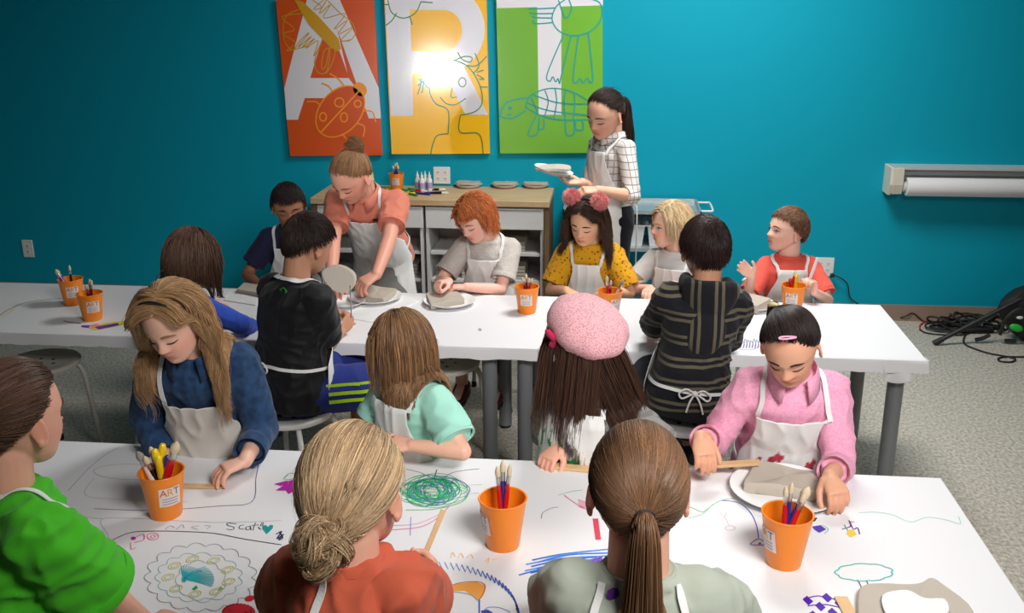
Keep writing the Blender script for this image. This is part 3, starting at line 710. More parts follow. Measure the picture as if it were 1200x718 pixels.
# -------------------------------------------------------- cups and contents
M_cup = mat('orange_plastic', srgb(255, 144, 30), .35, sss=0, trans=.12)
M_lab = mat('label_paper', srgb(228, 214, 208), .5)
M_lt = [mat('label_red', srgb(200, 80, 50), .6), mat('label_yellow', srgb(215, 150, 50), .6), mat('label_blue', srgb(90, 90, 130), .6)]
CUP = {}
def cup(base, h, rt, rb, ang, label, grp, detail=True):
    r = empty('orange_cup', base, label, 'cup', None)
    x, y, z = base
    g = G().lathe([(rb-.001, 0), (rb, .002), (rb+(rt-rb)*.93, h*.93), (rt-.001, h*.945), (rt+.002, h-.002), (rt+.001, h), (rt-.003, h-.001), (rb-.002+(rt-rb)*.6, h*.6), (rb-.003, .005)], base, 44)
    g.build('cup_body', M_cup, r)
    def cy(u, v, off):   # u arc metres, v height fraction
        rr = rb+(rt-rb)*v+off; a = ang+u/rr
        return Vector((x+rr*math.cos(a), y+rr*math.sin(a), z+v*h))
    g = G(); n = 10; w = rt*1.0
    V = [cy(-w/2+w*i/n, .35+.42*j/4, .0012) for j in range(5) for i in range(n+1)]
    F = [(j*(n+1)+i, j*(n+1)+i+1, (j+1)*(n+1)+i+1, (j+1)*(n+1)+i) for j in range(4) for i in range(n)]
    g.add(V, F); lb = g.build('label', M_lab, r)
    if detail:
        for k, ch in enumerate('ART'):
            Vt, Ft = text_mesh(ch, rt*.5)
            tg = G().add([cy((k-1)*rt*.3+p.x, .66+p.y/h, .002) for p in Vt], Ft); tg.build('letter', M_lt[k], lb, smooth=False)
        tg = G()
        for k in range(3): tg.add([cy(-w*.36+w*.72*i/6, .52-k*.06+s*.012, .002) for i in range(7) for s in (0, 1)], [(2*i, 2*i+2, 2*i+3, 2*i+1) for i in range(6)])
        tg.build('small_print', M_lt[2], lb, smooth=False)
    return r
HM = {k: mat(k+'_lacquer', srgb(*c), .25, coat=.4) for k, c in dict(red=(200, 24, 34), blue=(34, 44, 130), black=(18, 16, 22), yellow=(240, 200, 20), green=(30, 140, 60), purple=(110, 50, 160), orange=(240, 90, 20), maroon=(120, 20, 50), white=(225, 220, 215)).items()}
M_fer = mat('ferrule_metal', (.6, .6, .6), .25, metal=.9)
M_bri = mat('tan_bristle', srgb(214, 196, 164), .8, bump=.6, bscale=500)
M_bridk = mat('grey_bristle', srgb(150, 140, 140), .8, bump=.6, bscale=500)
M_wood = mat('bare_wood', srgb(214, 178, 130), .6, var=.12, vscale=30)
CN = dict(red='red', blue='dark blue', black='black', yellow='yellow', green='green', purple='purple', orange='orange', maroon='maroon', white='white')
def stick(base, d, L_, kind, hc, tip, label, sc=1.0, grp=None, loc=None):
    """paintbrush (bristles up) or marker (cap up) standing from base along d"""
    d = Vector(d).normalized(); b = Vector(base); M = d.to_track_quat('Z', 'Y').to_matrix().to_4x4()
    if kind == 'brush':
        r = empty('paintbrush', b, label, 'paintbrush', grp)
        L_ = L_*1.12; hl = L_*.76
        G().lathe([(.0012*sc, 0), (.0035*sc, hl*.3), (.0048*sc, hl*.75), (.0038*sc, hl)], b, 12, M=M).build('handle', HM[hc], r)
        if tip: G().lathe([(.0013*sc, -.0002), (.00365*sc, hl*.3), (.0042*sc, hl*.45)], b, 12, M=M).build('dipped_end', HM[tip], r)
        G().lathe([(.004*sc, 0), (.0043*sc, .004), (.0043*sc, L_*.08), (.0044*sc, L_*.11)], b+d*hl, 12, M=M).build('ferrule', M_fer, r)
        G().lathe([(.0044*sc, 0), (.005*sc, L_*.05), (.0038*sc, L_*.09), (.0012*sc, L_*.13)], b+d*(hl+L_*.11), 12, M=M).build('bristles', M_bri if hc != 'white' else M_bridk, r)
    else:
        r = empty('marker_pen', b, label, 'marker', grp)
        G().lathe([(.004*sc, 0), (.0058*sc, .003), (.006*sc, L_*.62)], b, 14, M=M).build('barrel', HM[hc], r)
        G().lathe([(.0064*sc, 0), (.0066*sc, L_*.3), (.0055*sc, L_*.36), (.003*sc, L_*.38)], b+d*L_*.62, 14, M=M).build('cap', HM[tip], r)
    return r
def fill_cup(base, rb, items, where):
    for i, (kind, hc, tip, ax, ay, L_, sc) in enumerate(items):
        off = Vector((-ax*.0, -ay*.0, 0)); lx, ly = ax, ay
        m = max(1e-3, math.hypot(lx, ly)); b = Vector(base)+Vector((-lx/m*rb*.55*min(1, m*4)+(i % 3-1)*.006, -ly/m*rb*.55*min(1, m*4)+(i % 2)*.006, .008))
        w = where[i] if isinstance(where, (list, tuple)) else where
        stick(b, (lx, ly, 1), L_, kind, hc, tip, w, sc)
# front table cups
C1 = onz(195, 602, TH); cup(C1, .128, .0575, .041, -.8, 'large orange cup full of markers and brushes beside the girl in the denim shirt', '')
fill_cup(C1, .04, [('brush', 'white', None, -.46, .05, .165, 2.2), ('brush', 'blue', None, -.3, .14, .165, 1.8), ('marker', 'green', 'yellow', -.17, -.05, .185, 1.5), ('marker', 'green', 'yellow', .10, .12, .19, 1.5), ('marker', 'orange', 'yellow', .0, -.1, .165, 1.5), ('marker', 'blue', 'blue', .2, -.04, .165, 1.4), ('brush', 'red', None, .38, .06, .19, 2.6), ('marker', 'red', 'red', .3, .14, .165, 1.4), ('marker', 'purple', 'purple', -.2, .2, .16, 1.3), ('brush', 'black', None, -.36, -.06, .15, 1.8)],
         ['fat brush with a white handle leaning left out of the large front left cup', 'blue-handled brush leaning left in the large front left cup', 'green marker with a yellow cap, left one in the front left cup', 'green marker with a yellow cap, upright and tallest in the front left cup', 'orange marker with a yellow cap at the front of the front left cup', 'blue marker in the front left cup', 'red-handled thick brush leaning right out of the front left cup', 'all-red marker in the front left cup', 'purple marker at the back of the front left cup', 'black-handled brush in the front left cup'])
C2 = onz(589.5, 638, TH); cup(C2, .132, .0590, .041, -2.7, 'orange cup with four paintbrushes in the middle of the front table', '')
fill_cup(C2, .04, [('brush', 'red', 'blue', -.06, .0, .185, 1.3), ('brush', 'blue', 'green', .0, .02, .195, 1.5), ('brush', 'red', 'purple', .10, .02, .19, 1.3), ('brush', 'red', None, .24, .02, .175, 1.2)],
         ['red brush with a dipped blue end, leftmost in the middle front cup', 'dark blue thick brush with green end in the middle front cup', 'tall red brush with purple end in the middle front cup', 'red brush leaning right in the middle front cup'])
C3 = onz(918, 659, TH); cup(C3, .136, .0600, .041, -2.75, 'orange cup with brushes next to the clay plate on the right of the front table', '')
fill_cup(C3, .04, [('brush', 'red', 'black', -.03, .0, .175, 1.3), ('brush', 'blue', 'green', .05, .03, .18, 1.3), ('brush', 'red', 'blue', .30, .08, .165, 1.4), ('brush', 'blue', 'green', .40, .1, .18, 2.2), ('brush', 'white', 'blue', .34, .2, .175, 1.8)],
         ['upright red brush with black end in the right front cup', 'upright blue brush with green end in the right front cup', 'red brush leaning right in the right front cup', 'thick blue brush leaning right in the right front cup', 'pale brush leaning right behind the blue one in the right front cup'])
# rear table cups
cups2 = [((86.5, 356), -1.0, 'orange cup farther from the camera of the two on the left of the rear table'), ((109, 374), -.9, 'orange cup nearer to the camera of the two on the left of the rear table'),
         ((617.5, 365.5), -1.55, 'orange cup on the rear table in front of the red-haired child'), ((714, 371), -.9, 'orange cup on the rear table in front of the girl in the mustard top'), ((928, 364), -1.9, 'orange cup on the rear table in front of the boy in the red shirt')]
CB = []
for (q, a, lab) in cups2: b = onz(*q, TH); CB.append(b); cup(b, .118, .0525, .038, a, lab, '')
fill_cup(CB[0], .036, [('brush', 'purple', None, -.5, .0, .15, 2.0), ('brush', 'black', None, -.02, .05, .15, 1.2)], ['purple brush leaning left in the farther left cup', 'thin dark brush upright in the farther left cup'])
fill_cup(CB[1], .036, [('brush', 'maroon', 'red', -.12, .02, .13, 1.3), ('brush', 'red', 'maroon', .04, .04, .15, 1.3), ('brush', 'maroon', None, .12, .0, .15, 1.2)], ['short maroon brush at left in the nearer left cup', 'red brush in the middle of the nearer left cup', 'maroon brush at right in the nearer left cup'])
fill_cup(CB[2], .036, [('brush', 'maroon', None, -.2, .02, .135, 1.2), ('brush', 'maroon', None, -.06, .05, .145, 1.2), ('brush', 'red', None, .04, -.02, .13, 1.2), ('brush', 'maroon', None, .35, .0, .135, 1.2)], ['maroon brush leaning left in the cup by the red-haired child', 'upright maroon brush in the cup by the red-haired child', 'red brush in the cup by the red-haired child', 'maroon brush leaning right in the cup by the red-haired child'])
fill_cup(CB[3], .036, [('brush', 'red', None, -.1, .0, .155, 1.4), ('brush', 'maroon', None, .05, .05, .135, 1.2), ('brush', 'white', None, .45, .05, .15, 1.6)], ['red brush in the cup before the girl in mustard', 'maroon brush in the cup before the girl in mustard', 'pale brush leaning right in the cup before the girl in mustard'])
fill_cup(CB[4], .036, [('marker', 'maroon', 'red', -.22, .0, .14, 1.3), ('marker', 'blue', 'black', -.08, .0, .13, 1.3), ('marker', 'yellow', 'yellow', .02, .04, .155, 1.3), ('marker', 'red', 'red', .12, .0, .15, 1.4), ('brush', 'orange', None, -.02, .1, .15, 1.2)], ['maroon marker leaning left in the cup before the boy in red', 'blue black-capped marker in the cup before the boy in red', 'yellow marker in the cup before the boy in red', 'red marker in the cup before the boy in red', 'orange brush in the cup before the boy in red'])
# counter top things
b = ony(465, 219, 5.84); b.z = CZ; cup(b, .105, .046, .035, -1.5, 'orange cup of blue brushes standing on the oak counter', '')
fill_cup(b, .034, [('brush', 'blue', None, -.2, 0, .13, 1.3), ('brush', 'blue', None, -.08, .05, .14, 1.3), ('brush', 'blue', None, .05, 0, .135, 1.3), ('brush', 'blue', None, .12, .05, .145, 1.3), ('brush', 'blue', None, .22, .0, .13, 1.3)], ['blue-handled brush leaning left in the cup on the oak counter', 'blue-handled brush second from left in the cup on the oak counter', 'blue-handled brush in the middle of the cup on the oak counter', 'blue-handled brush second from right in the cup on the oak counter', 'blue-handled brush leaning right in the cup on the oak counter'])
M_glue = mat('white_glue_plastic', (.8, .8, .8), .3)
def bottle(px, lab, y=5.84, s=1.0, body=None, tip=None, band=None):
    p = ony(px, 218, y); p.z = CZ
    r = empty('glue_bottle', p, lab, 'bottle', 'glue bottles on the oak counter' if body is None else None)
    G().lathe([(.014*s, 0), (.016*s, .003*s), (.0165*s, .06*s), (.014*s, .072*s), (.008*s, .08*s), (.008*s, .084*s)], p, 22).build('bottle_body', body or M_glue, r)
    G().lathe([(.009*s, .084*s), (.009*s, .094*s), (.004*s, .1*s), (.002*s, .118*s)], p, 16).build('nozzle_cap', tip or M_glue, r)
    G().lathe([(.0169*s, .018*s), (.0171*s, .02*s), (.0172*s, .05*s), (.017*s, .052*s)], p, 22, cap=(False, False)).build('bottle_label', band or mat('label_lilac', srgb(170, 160, 200), .5), r)
bottle(489.5, 'white glue bottle with a lilac label on the counter, left of four', 5.85); bottle(494.5, 'white glue bottle on the counter, second of four from the left', 5.82)
bottle(498.5, 'white glue bottle on the counter, third of four from the left', 5.86); bottle(503.5, 'white glue bottle on the counter, right of four', 5.84)
M_ypaint = mat('yellow_paint', srgb(222, 214, 120), .4)
bottle(433.5, 'tall pale yellow paint bottle on the counter behind the woman in the salmon shirt', 5.8, 1.55, M_ypaint, M_glue, mat('label_pale', srgb(235, 232, 190), .5))
rs = random.Random(12)
mk_cols = [('green', 'green', 'green marker'), ('yellow', 'yellow', 'yellow marker'), ('blue', 'blue', 'blue marker'), ('red', 'white', 'red marker with a white cap'), ('black', 'white', 'black marker with a white cap'), ('green', 'blue', 'green marker with a blue cap')]
spots = [(446, 226, 0), (452, 221, 1), (460, 225, 0), (470, 222, 0), (476, 226, 0), (482, 223, 3), (486, 226, 2), (492, 223, 2), (497, 226, 2), (502, 222, 4), (505, 226, 4), (466, 227, 1), (478, 221, 5)]
wh = ['nearest the yellow bottle', 'behind the others by the yellow bottle', 'left of the orange cup foot', 'in front of the orange cup', 'between cup and glue bottles', 'just left of the glue bottles', 'front row below the bottles', 'under the glue bottles', 'front row right of centre', 'at the right behind', 'at the far right end', 'at the front edge below the cup', 'behind, between cup and bottles']
for i, (px, py, c) in enumerate(spots):
    p = onz(px, py, CZ+.007); a = rs.uniform(-.7, .7)
    stick(p, (math.cos(a), math.sin(a), 0), .105, 'marker', mk_cols[c][0], mk_cols[c][1], '%s on the counter, %s' % (mk_cols[c][2], wh[i]), 1.1)

# clay slabs, plates
M_clay = mat('grey_clay', srgb(182, 173, 160), .75, bump=.25, bscale=90, var=.06, vscale=12)
M_plate = mat('paper_plate', (.8, .8, .8), .55)
def plate(c, r, label, z=None, tilt=None):
    g = G(); n = 60; z0 = c[2]; rings = []
    for rr, zz in ((.02, .003), (.66, .003), (.74, .006), (.95, .02), (1, .021), (1.0, .0195), (.95, .0175), (.74, .0035), (.66, .0005), (.02, .0005)):
        R = []
        for j in range(n):
            t = 2*PI*j/n; w = .0016*math.sin(t*30) if rr > .8 else 0
            p = Vector((r*rr*math.cos(t), r*rr*math.sin(t), zz+w))
            if tilt is not None: p = tilt @ p
            R.append(Vector(c)+p)
        rings.append(R)
    g.loft(rings); o = g.build('paper_plate', M_plate, origin=c); return tag(o, label, 'plate')
def slab(pts, z, th, label, name='clay_slab', m=None, seed=1, warp=.004):
    """clay slab from an outline in world xy at height z"""
    rr = random.Random(seed); P = [Vector((p[0], p[1], 0)) for p in pts]; P = smooth_path(P, 4, True)[:-1]
    c = sum(P, Vector())/len(P); g = G(); rings = []
    def rg(s, zz): return [Vector((c.x+(p.x-c.x)*s, c.y+(p.y-c.y)*s, z+zz+warp*math.sin(p.x*40+seed)*(.5 if zz > 0 else 0))) for p in P]
    g.loft([rg(.97, 0), rg(1, .003), rg(1, th-.003), rg(.975, th), rg(.5, th), rg(.05, th)])
    return tag(g.build(name, m or M_clay, origin=(c.x, c.y, z)), label, 'clay')
def pxo(pts, z): return [onz(x, y, z) for x, y in pts]
def quad(pts, z, n=3):
    P = pxo(pts, z); out = []
    for i in range(len(P)):
        a, b = P[i], P[(i+1) % len(P)]
        out += [a.lerp(b, t) for t in (.06, .35, .65, .94)]
    return out
zz = TH+.0035+.0006
plate(onz(918, 578, TH+.001), .145, 'paper plate under the thick clay slab in front of the girl in the pink shirt')
slab(quad([(870, 577), (958, 588), (965, 567), (885, 552)], zz), zz+.001, .034, 'thick rounded grey clay slab on the plate before the girl in the pink shirt', seed=2, warp=.006)
plate(onz(440, 351, TH+.001), .12, 'paper plate with a clay slab in front of the woman in the salmon shirt')
slab(quad([(421, 352), (450, 357), (466, 345), (432, 339)], zz), zz, .026, 'grey clay slab on the plate in front of the woman in the salmon shirt', seed=3)
plate(onz(527, 356, TH+.001), .115, 'paper plate with a square clay slab in front of the red-haired child')
slab(quad([(505, 363), (545, 356), (533, 346), (499, 350)], zz), zz, .027, 'square grey clay slab on the plate in front of the red-haired child', seed=4)
plate(onz(406, 357, TH+.001), .085, 'small white paper plate by the hands of the boy in black')
plate(onz(882, 360, TH+.001), .10, 'paper plate with a clay block left of the boy in the red shirt')
slab(quad([(864, 361), (886, 368), (903, 360), (876, 351)], zz), zz, .038, 'grey clay block left of the boy in the red shirt', seed=5)
# tilted clay sheet held up by the woman
g = G(); P = [(378, 318), (396, 312), (414, 322), (413, 338), (400, 343), (386, 336)]
F0 = [ony(x, y, 4.02+.10*(343-y)/30) for x, y in P]; Bk = [p+Vector((.004, .02, .004)) for p in F0]
g.loft([smooth_path(F0, 4, True)[:-1], smooth_path(Bk, 4, True)[:-1]])
tag(g.build('clay_slab', M_clay, smooth=False, origin=F0[3]), 'rounded clay sheet standing tilted between the boy in black and the woman', 'clay')
zb = TH+.001
def board(pts, label, th=.012, name='clay_board', m=None, z=zb, seed=6): return slab(quad(pts, z), z, th, label, name, m or M_clay, seed, .001)
board([(250, 384), (300, 388), (297, 377), (262, 372)], 'flat clay slab by the left arm of the girl in blue', .02, 'clay_slab', seed=7)
tag(board([(254, 374), (286, 372), (282, 367), (262, 366)], 'small white sheet lying beside the girl in blue', .004, 'paper_sheet', M_plate), cat='paper')
board([(278, 344), (312, 350), (318, 340), (286, 336)], 'flat clay slab in front of the boy in navy', .022, 'clay_slab', seed=8)
tag(board([(262, 352), (300, 358), (302, 348), (270, 342)], 'white sheet of paper in front of the boy in navy', .003, 'paper_sheet', M_plate), cat='paper')
tag(board([(400, 372), (440, 378), (492, 352), (455, 340)], 'white sheet under the plates at the middle of the rear table', .002, 'paper_sheet', M_plate), cat='paper')
# rolling tools (flat sticks) on front table
def stick_px(a, b, w, th, label, za=TH+.001, zb_=TH+.001, name='wooden_stick', m=None):
    A, B = onz(*a, za), onz(*b, zb_); d = (B-A).normalized(); s = d.cross(Vector((0, 0, 1))).normalized()*w/2; u = Vector((0, 0, th))
    g = G(); g.add([A+s, A-s, B-s, B+s, A+s+u, A-s+u, B-s+u, B+s+u], [(3, 2, 1, 0), (4, 5, 6, 7), (0, 1, 5, 4), (1, 2, 6, 5), (2, 3, 7, 6), (3, 0, 4, 7)])
    return tag(g.build(name, m or M_wood, smooth=False, origin=A, bevel=.001), label, 'stick')
stick_px((213, 570), (262, 571), .02, .006, 'flat wooden stick between the cup and the hand of the girl in denim')
stick_px((645, 547), (712, 553), .03, .008, 'wooden stick under the hand of the girl with the pink cap')
stick_px((822, 547), (890, 543), .028, .008, 'flat wooden stick in the left hand of the girl in pink, over her plate', TH+.02, TH+.045)
stick_px((515, 648), (518, 640), .014, .004, 'thin wooden craft stick tip beside the girl in orange', TH+.12, TH+.05) if False else None
# plate with cut paper and clay scraps at bottom right
zq = TH+.001
c = onz(1065, 720, zq)
slab([onz(x, y, zq) for x, y in ((1005, 700), (1030, 690), (1075, 690), (1090, 684), (1105, 692), (1140, 722), (1120, 760), (1020, 760))], zq, .016, 'grey clay scrap with a cut-out at the bottom right corner of the front table', seed=9, warp=.004)
tag(slab([onz(x, y, zq+.02) for x, y in ((1034, 699), (1062, 692), (1084, 702), (1108, 704), (1108, 722), (1060, 735), (1040, 724))], zq+.0205, .002, 'torn piece of white paper on the clay scrap at the bottom right', 'paper_sheet', M_plate, 3, .002), cat='paper')
stick_px((985, 700), (997, 722), .03, .004, 'pale wooden craft stick at the bottom right beside the purple pattern')

# plates with clay slabs on the counter
zc_ = CZ+.0005
for i, (px, lab) in enumerate(((549, 'left of three'), (592, 'middle of three'), (628, 'right of three'))):
    c = onz(px, 219, zc_); plate(c, .085, 'paper plate on the oak counter, %s' % lab)
    slab([(c.x+a*.075, c.y+b_*.06) for a, b_ in ((-1, -.6), (-.6, -1), (.7, -1), (1, -.5), (.9, .6), (.2, .9), (-.7, .8))], zc_+.0215, .014, 'pale clay slab on a plate on the oak counter, %s' % lab, seed=20+i)
# ================================================================= people
def V3(*a): return Vector(a)
# head slices: z, centre y, half depth, half width   (unit = head height, chin 0 .. crown 1)
HS = np.array([(0.0, .235, .07, .08), (.03, .225, .125, .14), (.07, .195, .18, .19), (.13, .145, .25, .235), (.2, .095, .315, .268), (.3, .035, .385, .30), (.4, 0, .425, .33), (.5, -.012, .44, .348), (.56, -.02, .447, .355)] +
              [(z, -.03+.01*(1-z), .447*math.sqrt(max(.004, 1-((z-.545)/.455)**2)), .358*math.sqrt(max(.004, 1-((z-.545)/.455)**2))) for z in np.linspace(.62, 1.0, 14)])
def hs(z):
    z = np.clip(z, 0, 1); return [np.interp(z, HS[:, 0], HS[:, k]) for k in (1, 2, 3)]
def gs(x, z, cx, cz, sx, sz): return np.exp(-((x-cx)/sx)**2/2-((z-cz)/sz)**2/2)
def face_disp(x, z, fem=0):
    a = np.abs(x)
    nz = np.where(z > .36, np.clip(1-(z-.36)/.17, 0, 1)**1.3*.078+.012*(z < .56), np.clip(1-(.36-z)/.055, 0, 1)*.09)
    d = nz*np.exp(-(x/(.036+.012*(z < .42)))**2/2)
    d += .03*gs(a, z, .052, .345, .024, .024)
    d -= .045*gs(a, z, .145, .475, .075, .045) ; d += .012*gs(a, z, .14, .565, .1, .03)
    d += .030*gs(a, z, .15, .468, .05, .030)
    d += .028*gs(a, z, .2, .32, .08, .08)
    d += .026*gs(x, z, 0, .232, .075, .020)+.028*gs(x, z, 0, .188, .058, .020)-.014*gs(x, z, 0, .211, .09, .007)-.018*gs(x, z, 0, .145, .06, .02)+.03*gs(x, z, 0, .07, .07, .05)
    return d
def face_y(x, z):
    x = np.asarray(x, float); z = np.asarray(z, float); c, d, w = hs(z)
    q = np.clip(1-(np.abs(x)/w)**2.1, 0, 1)
    return c+d*np.sqrt(q)+face_disp(x, z)
def head_geo(g, M):
    """M: 4x4 mapping head-local units to world"""
    zs = np.concatenate([np.linspace(0, .12, 7)[:-1], np.linspace(.12, .62, 44), np.linspace(.64, 1, 16)]); n = 96; rings = []
    for z in zs:
        c, d, w = [float(v) for v in hs(z)]; R = []
        for j in range(n):
            t = 2*PI*j/n; s, co = math.sin(t), math.cos(t); x = w*math.copysign(abs(s)**.97, s); y = c+d*math.copysign(abs(co)**.97, co)
            if co > 0: y += float(face_disp(np.array(x), np.array(z)))*min(1, co*2.2)
            R.append(M @ Vector((x, y, z)))
        rings.append(R[::-1])
    g.loft(rings)
    for s in (-1, 1):   # ears
        E = Matrix.Translation((s*.365, -.05, .42)) @ Matrix.Rotation(s*-.38, 4, 'Z') @ Matrix.Rotation(.18, 4, 'X')
        P = [E @ Vector((0, .075*math.cos(t)-.01*math.sin(t), .13*math.sin(t)-(.02 if math.sin(t) < -.5 else 0))) for t in np.linspace(-1.9, 2.6, 15)]
        g.tube([M @ p for p in P], .02*M.to_scale().x, 8); g.ball(M @ E @ Vector((0, 0, -.01)), 1, 12, 8, M=(M.to_3x3() @ E.to_3x3() @ Matrix.Diagonal((.016, .062, .115))).to_4x4())
        g.ball(M @ E @ Vector((s*.004, .005, -.115)), .03*M.to_scale().x, 10, 6)

def loft_body(rings, n=28):
    """rings of (centre, lateral vec, front vec, a, b) -> ring point lists"""
    out = []
    for c, X, Fv, a, b in rings:
        out.append([c+X*(a*math.copysign(abs(math.sin(t))**.88, math.sin(t)))+Fv*(b*math.copysign(abs(math.cos(t))**.88, math.cos(t))) for t in [2*PI*j/n for j in range(n)]])
    return out
TR = np.array([(-.24, .05, .045), (-.16, .105, .08), (0, .118, .092), (.2, .108, .088), (.42, .098, .08), (.62, .106, .084), (.8, .112, .084), (.9, .098, .072), (.97, .062, .055), (1.04, .040, .041)])

def rotmat(yaw, pitch=0, roll=0):
    """facing +Y at 0; yaw about Z (left positive), pitch down positive, roll = tilt to own right positive"""
    return Matrix.Rotation(yaw, 3, 'Z') @ Matrix.Rotation(-pitch, 3, 'X') @ Matrix.Rotation(roll, 3, 'Y')
D2R = math.radians

class Person: pass
def ik(a, b, l1, l2, hint):
    d = b-a; L_ = d.length; mx = (l1+l2)*.998
    if L_ > mx: b = a+d*(mx/L_); d = b-a; L_ = mx
    d = d.normalized(); c = (l1*l1-l2*l2+L_*L_)/(2*L_); h = math.sqrt(max(1e-6, l1*l1-c*c))
    e = Vector(hint)-a; e = e-d*e.dot(d); e = e.normalized() if e.length > 1e-5 else d.orthogonal().normalized()
    return a+d*c+e*h, b

def make_person(label, base_z, head, head_rot, face_yaw, lean, s=1.0, hh=.2, wr=None, hint=None, hand=None, skin=(224, 172, 146), seated=True, lean_roll=0, neck=.06, arm=1.0, knees=None, voxel=.0036, twist=0, adult=False, legs=True, seat_z=.45, breadth=1.0):
    p = Person(); p.s, p.hh = s, hh; p.adult = adult; p.label = label
    R = rotmat(D2R(head_rot[0]), D2R(head_rot[1]), D2R(head_rot[2] if len(head_rot) > 2 else 0)); p.R = R
    C = Vector(head)
    M = Matrix.Translation(C) @ R.to_4x4() @ Matrix.Diagonal((hh, hh, hh, 1)) @ Matrix.Translation((0, 0, -.5)); p.M = M; p.Mi = np.array(M.inverted())
    T = rotmat(D2R(face_yaw), D2R(lean), D2R(lean_roll)); up = T @ Vector((0, 0, 1)); Fv = T @ Vector((0, 1, 0)); X = T @ Vector((1, 0, 0))
    att = M @ Vector((0, -.12, .14))
    nd = (up*.75+(R @ Vector((0, 0, 1)))*.25+Vector((0, 0, .3))).normalized()
    N = att-nd*neck*s
    sp = (.40 if adult else .33)*s
    P = N-up*sp
    p.N, p.P, p.up, p.F, p.X, p.T = N, P, up, Fv, X, T
    flat = Vector((Fv.x, Fv.y, 0)).normalized(); latf = Vector((flat.y, -flat.x, 0))
    Xs = (Matrix.Rotation(D2R(twist), 3, up) @ X)
    sw = (.146 if adult else .107)*s*breadth; p.sw = sw
    p.sh = [N-up*(.05*s)-Xs*sw, N-up*(.05*s)+Xs*sw]        # left (-X), right (+X)
    ua, fa = (.255 if adult else .205)*s*arm, (.23 if adult else .175)*s*arm
    p.el, p.wr = [], []
    for k in (0, 1):
        sd = -1 if k == 0 else 1
        w = Vector(wr[k]) if wr and wr[k] is not None else p.sh[k]+flat*.2*s-Vector((0, 0, .25*s))+Xs*sd*.0
        h = Vector(hint[k]) if hint and hint[k] is not None else p.sh[k]+Xs*sd*.25-Vector((0, 0, .5))-flat*.1
        e, w = ik(p.sh[k], w, ua, fa, h); p.el.append(e); p.wr.append(w)
    k_ = 1.0 if not adult else 1.08
    p.tr = [(t, a*s*k_*breadth, b*s*k_) for t, a, b in TR]; p.sp = sp
    p.hip = [P-latf*.055*s-Vector((0, 0, .02)), P+latf*.055*s-Vector((0, 0, .02))]
    p.kn, p.an = [], []
    tl, sl = (.40 if adult else .30)*s, (.40 if adult else .29)*s
    for k in (0, 1):
        sd = -1 if k == 0 else 1
        if seated:
            kk = p.hip[k]+flat*tl*.97+latf*sd*.03-Vector((0, 0, .01)); 
            if knees: kk = Vector(knees[k]) if knees[k] is not None else kk
            aa = Vector((kk.x, kk.y, 0))-flat*.03; aa.z = max(.06, kk.z-sl)
        else:
            L_ = (P.z-.06); kk = Vector((p.hip[k].x, p.hip[k].y, P.z-L_*.48))+flat*.02; aa = Vector((p.hip[k].x, p.hip[k].y, .06))-flat*.02
        p.kn.append(kk); p.an.append(aa)
    p.flat, p.latf = flat, latf
    root = empty('person', (P.x, P.y, base_z), label, 'person'); p.root = root
    # ---- body mesh
    g = G(); head_geo(g, M)
    g.cone(att+nd*.01, N-up*.02*s, (.235*hh if not adult else .25*hh), (.25*hh if not adult else .27*hh), 20)
    g.loft(loft_body([(P+up*(t*sp), X, Fv, max(.01, a-.010*s), max(.01, b-.010*s)) for t, a, b in p.tr]))
    ra = (.034, .027, .0195) if not adult else (.042, .035, .025)
    for k in (0, 1):
        g.cone(p.sh[k], p.el[k], ra[0]*s, ra[1]*s); 
        m = p.el[k].lerp(p.wr[k], .3); g.cone(p.el[k], m, ra[1]*s, ra[1]*1.0*s); g.cone(m, p.wr[k], ra[1]*s*.98, ra[2]*s)
    if legs:
        for k in (0, 1):
            rr = (.062, .045, .028) if not adult else (.078, .055, .036)
            g.cone(p.hip[k], p.kn[k], rr[0]*s, rr[1]*s); m = p.kn[k].lerp(p.an[k], .3); g.cone(p.kn[k], m, rr[1]*.95*s, rr[1]*.95*s); g.cone(m, p.an[k], rr[1]*.95*s, rr[2]*s)
            g.cone(p.an[k]+Vector((0, 0, -.02)), p.an[k]+flat*.12*s+Vector((0, 0, -.032)), .028*s, .022*s)
    p.hd = []
    for k in (0, 1):
        fd = (p.wr[k]-p.el[k]).normalized(); dr, pn, curl = (None, None, .35)
        thumb = .0
        if hand and hand[k]: dr, pn, curl = hand[k][:3]; thumb = hand[k][3] if len(hand[k]) > 3 else 0
        Y = Vector(dr).normalized() if dr is not None else fd
        Z = -Vector(pn).normalized() if pn is not None else Vector((0, 0, 1))
        Z = (Z-Y*Z.dot(Y)); Z = Z.normalized() if Z.length > 1e-4 else Y.orthogonal().normalized(); Xh = Y.cross(Z)
        sg = 1 if k == 0 else -1
        hs_ = s*(1.0 if not adult else 1.28)
        def W(x, y, z): return p.wr[k]+(Xh*x*sg+Y*y+Z*z)*hs_
        def sec(y, w, t, n=16): return [W(w*math.cos(a), y, t*math.sin(a)) for a in [2*PI*j/n for j in range(n)]]
        g.loft([sec(-.012, .015, .013), sec(.0, .0185, .0135), sec(.015, .024, .013), sec(.035, .0295, .0125), sec(.052, .0305, .011), sec(.06, .027, .009)])
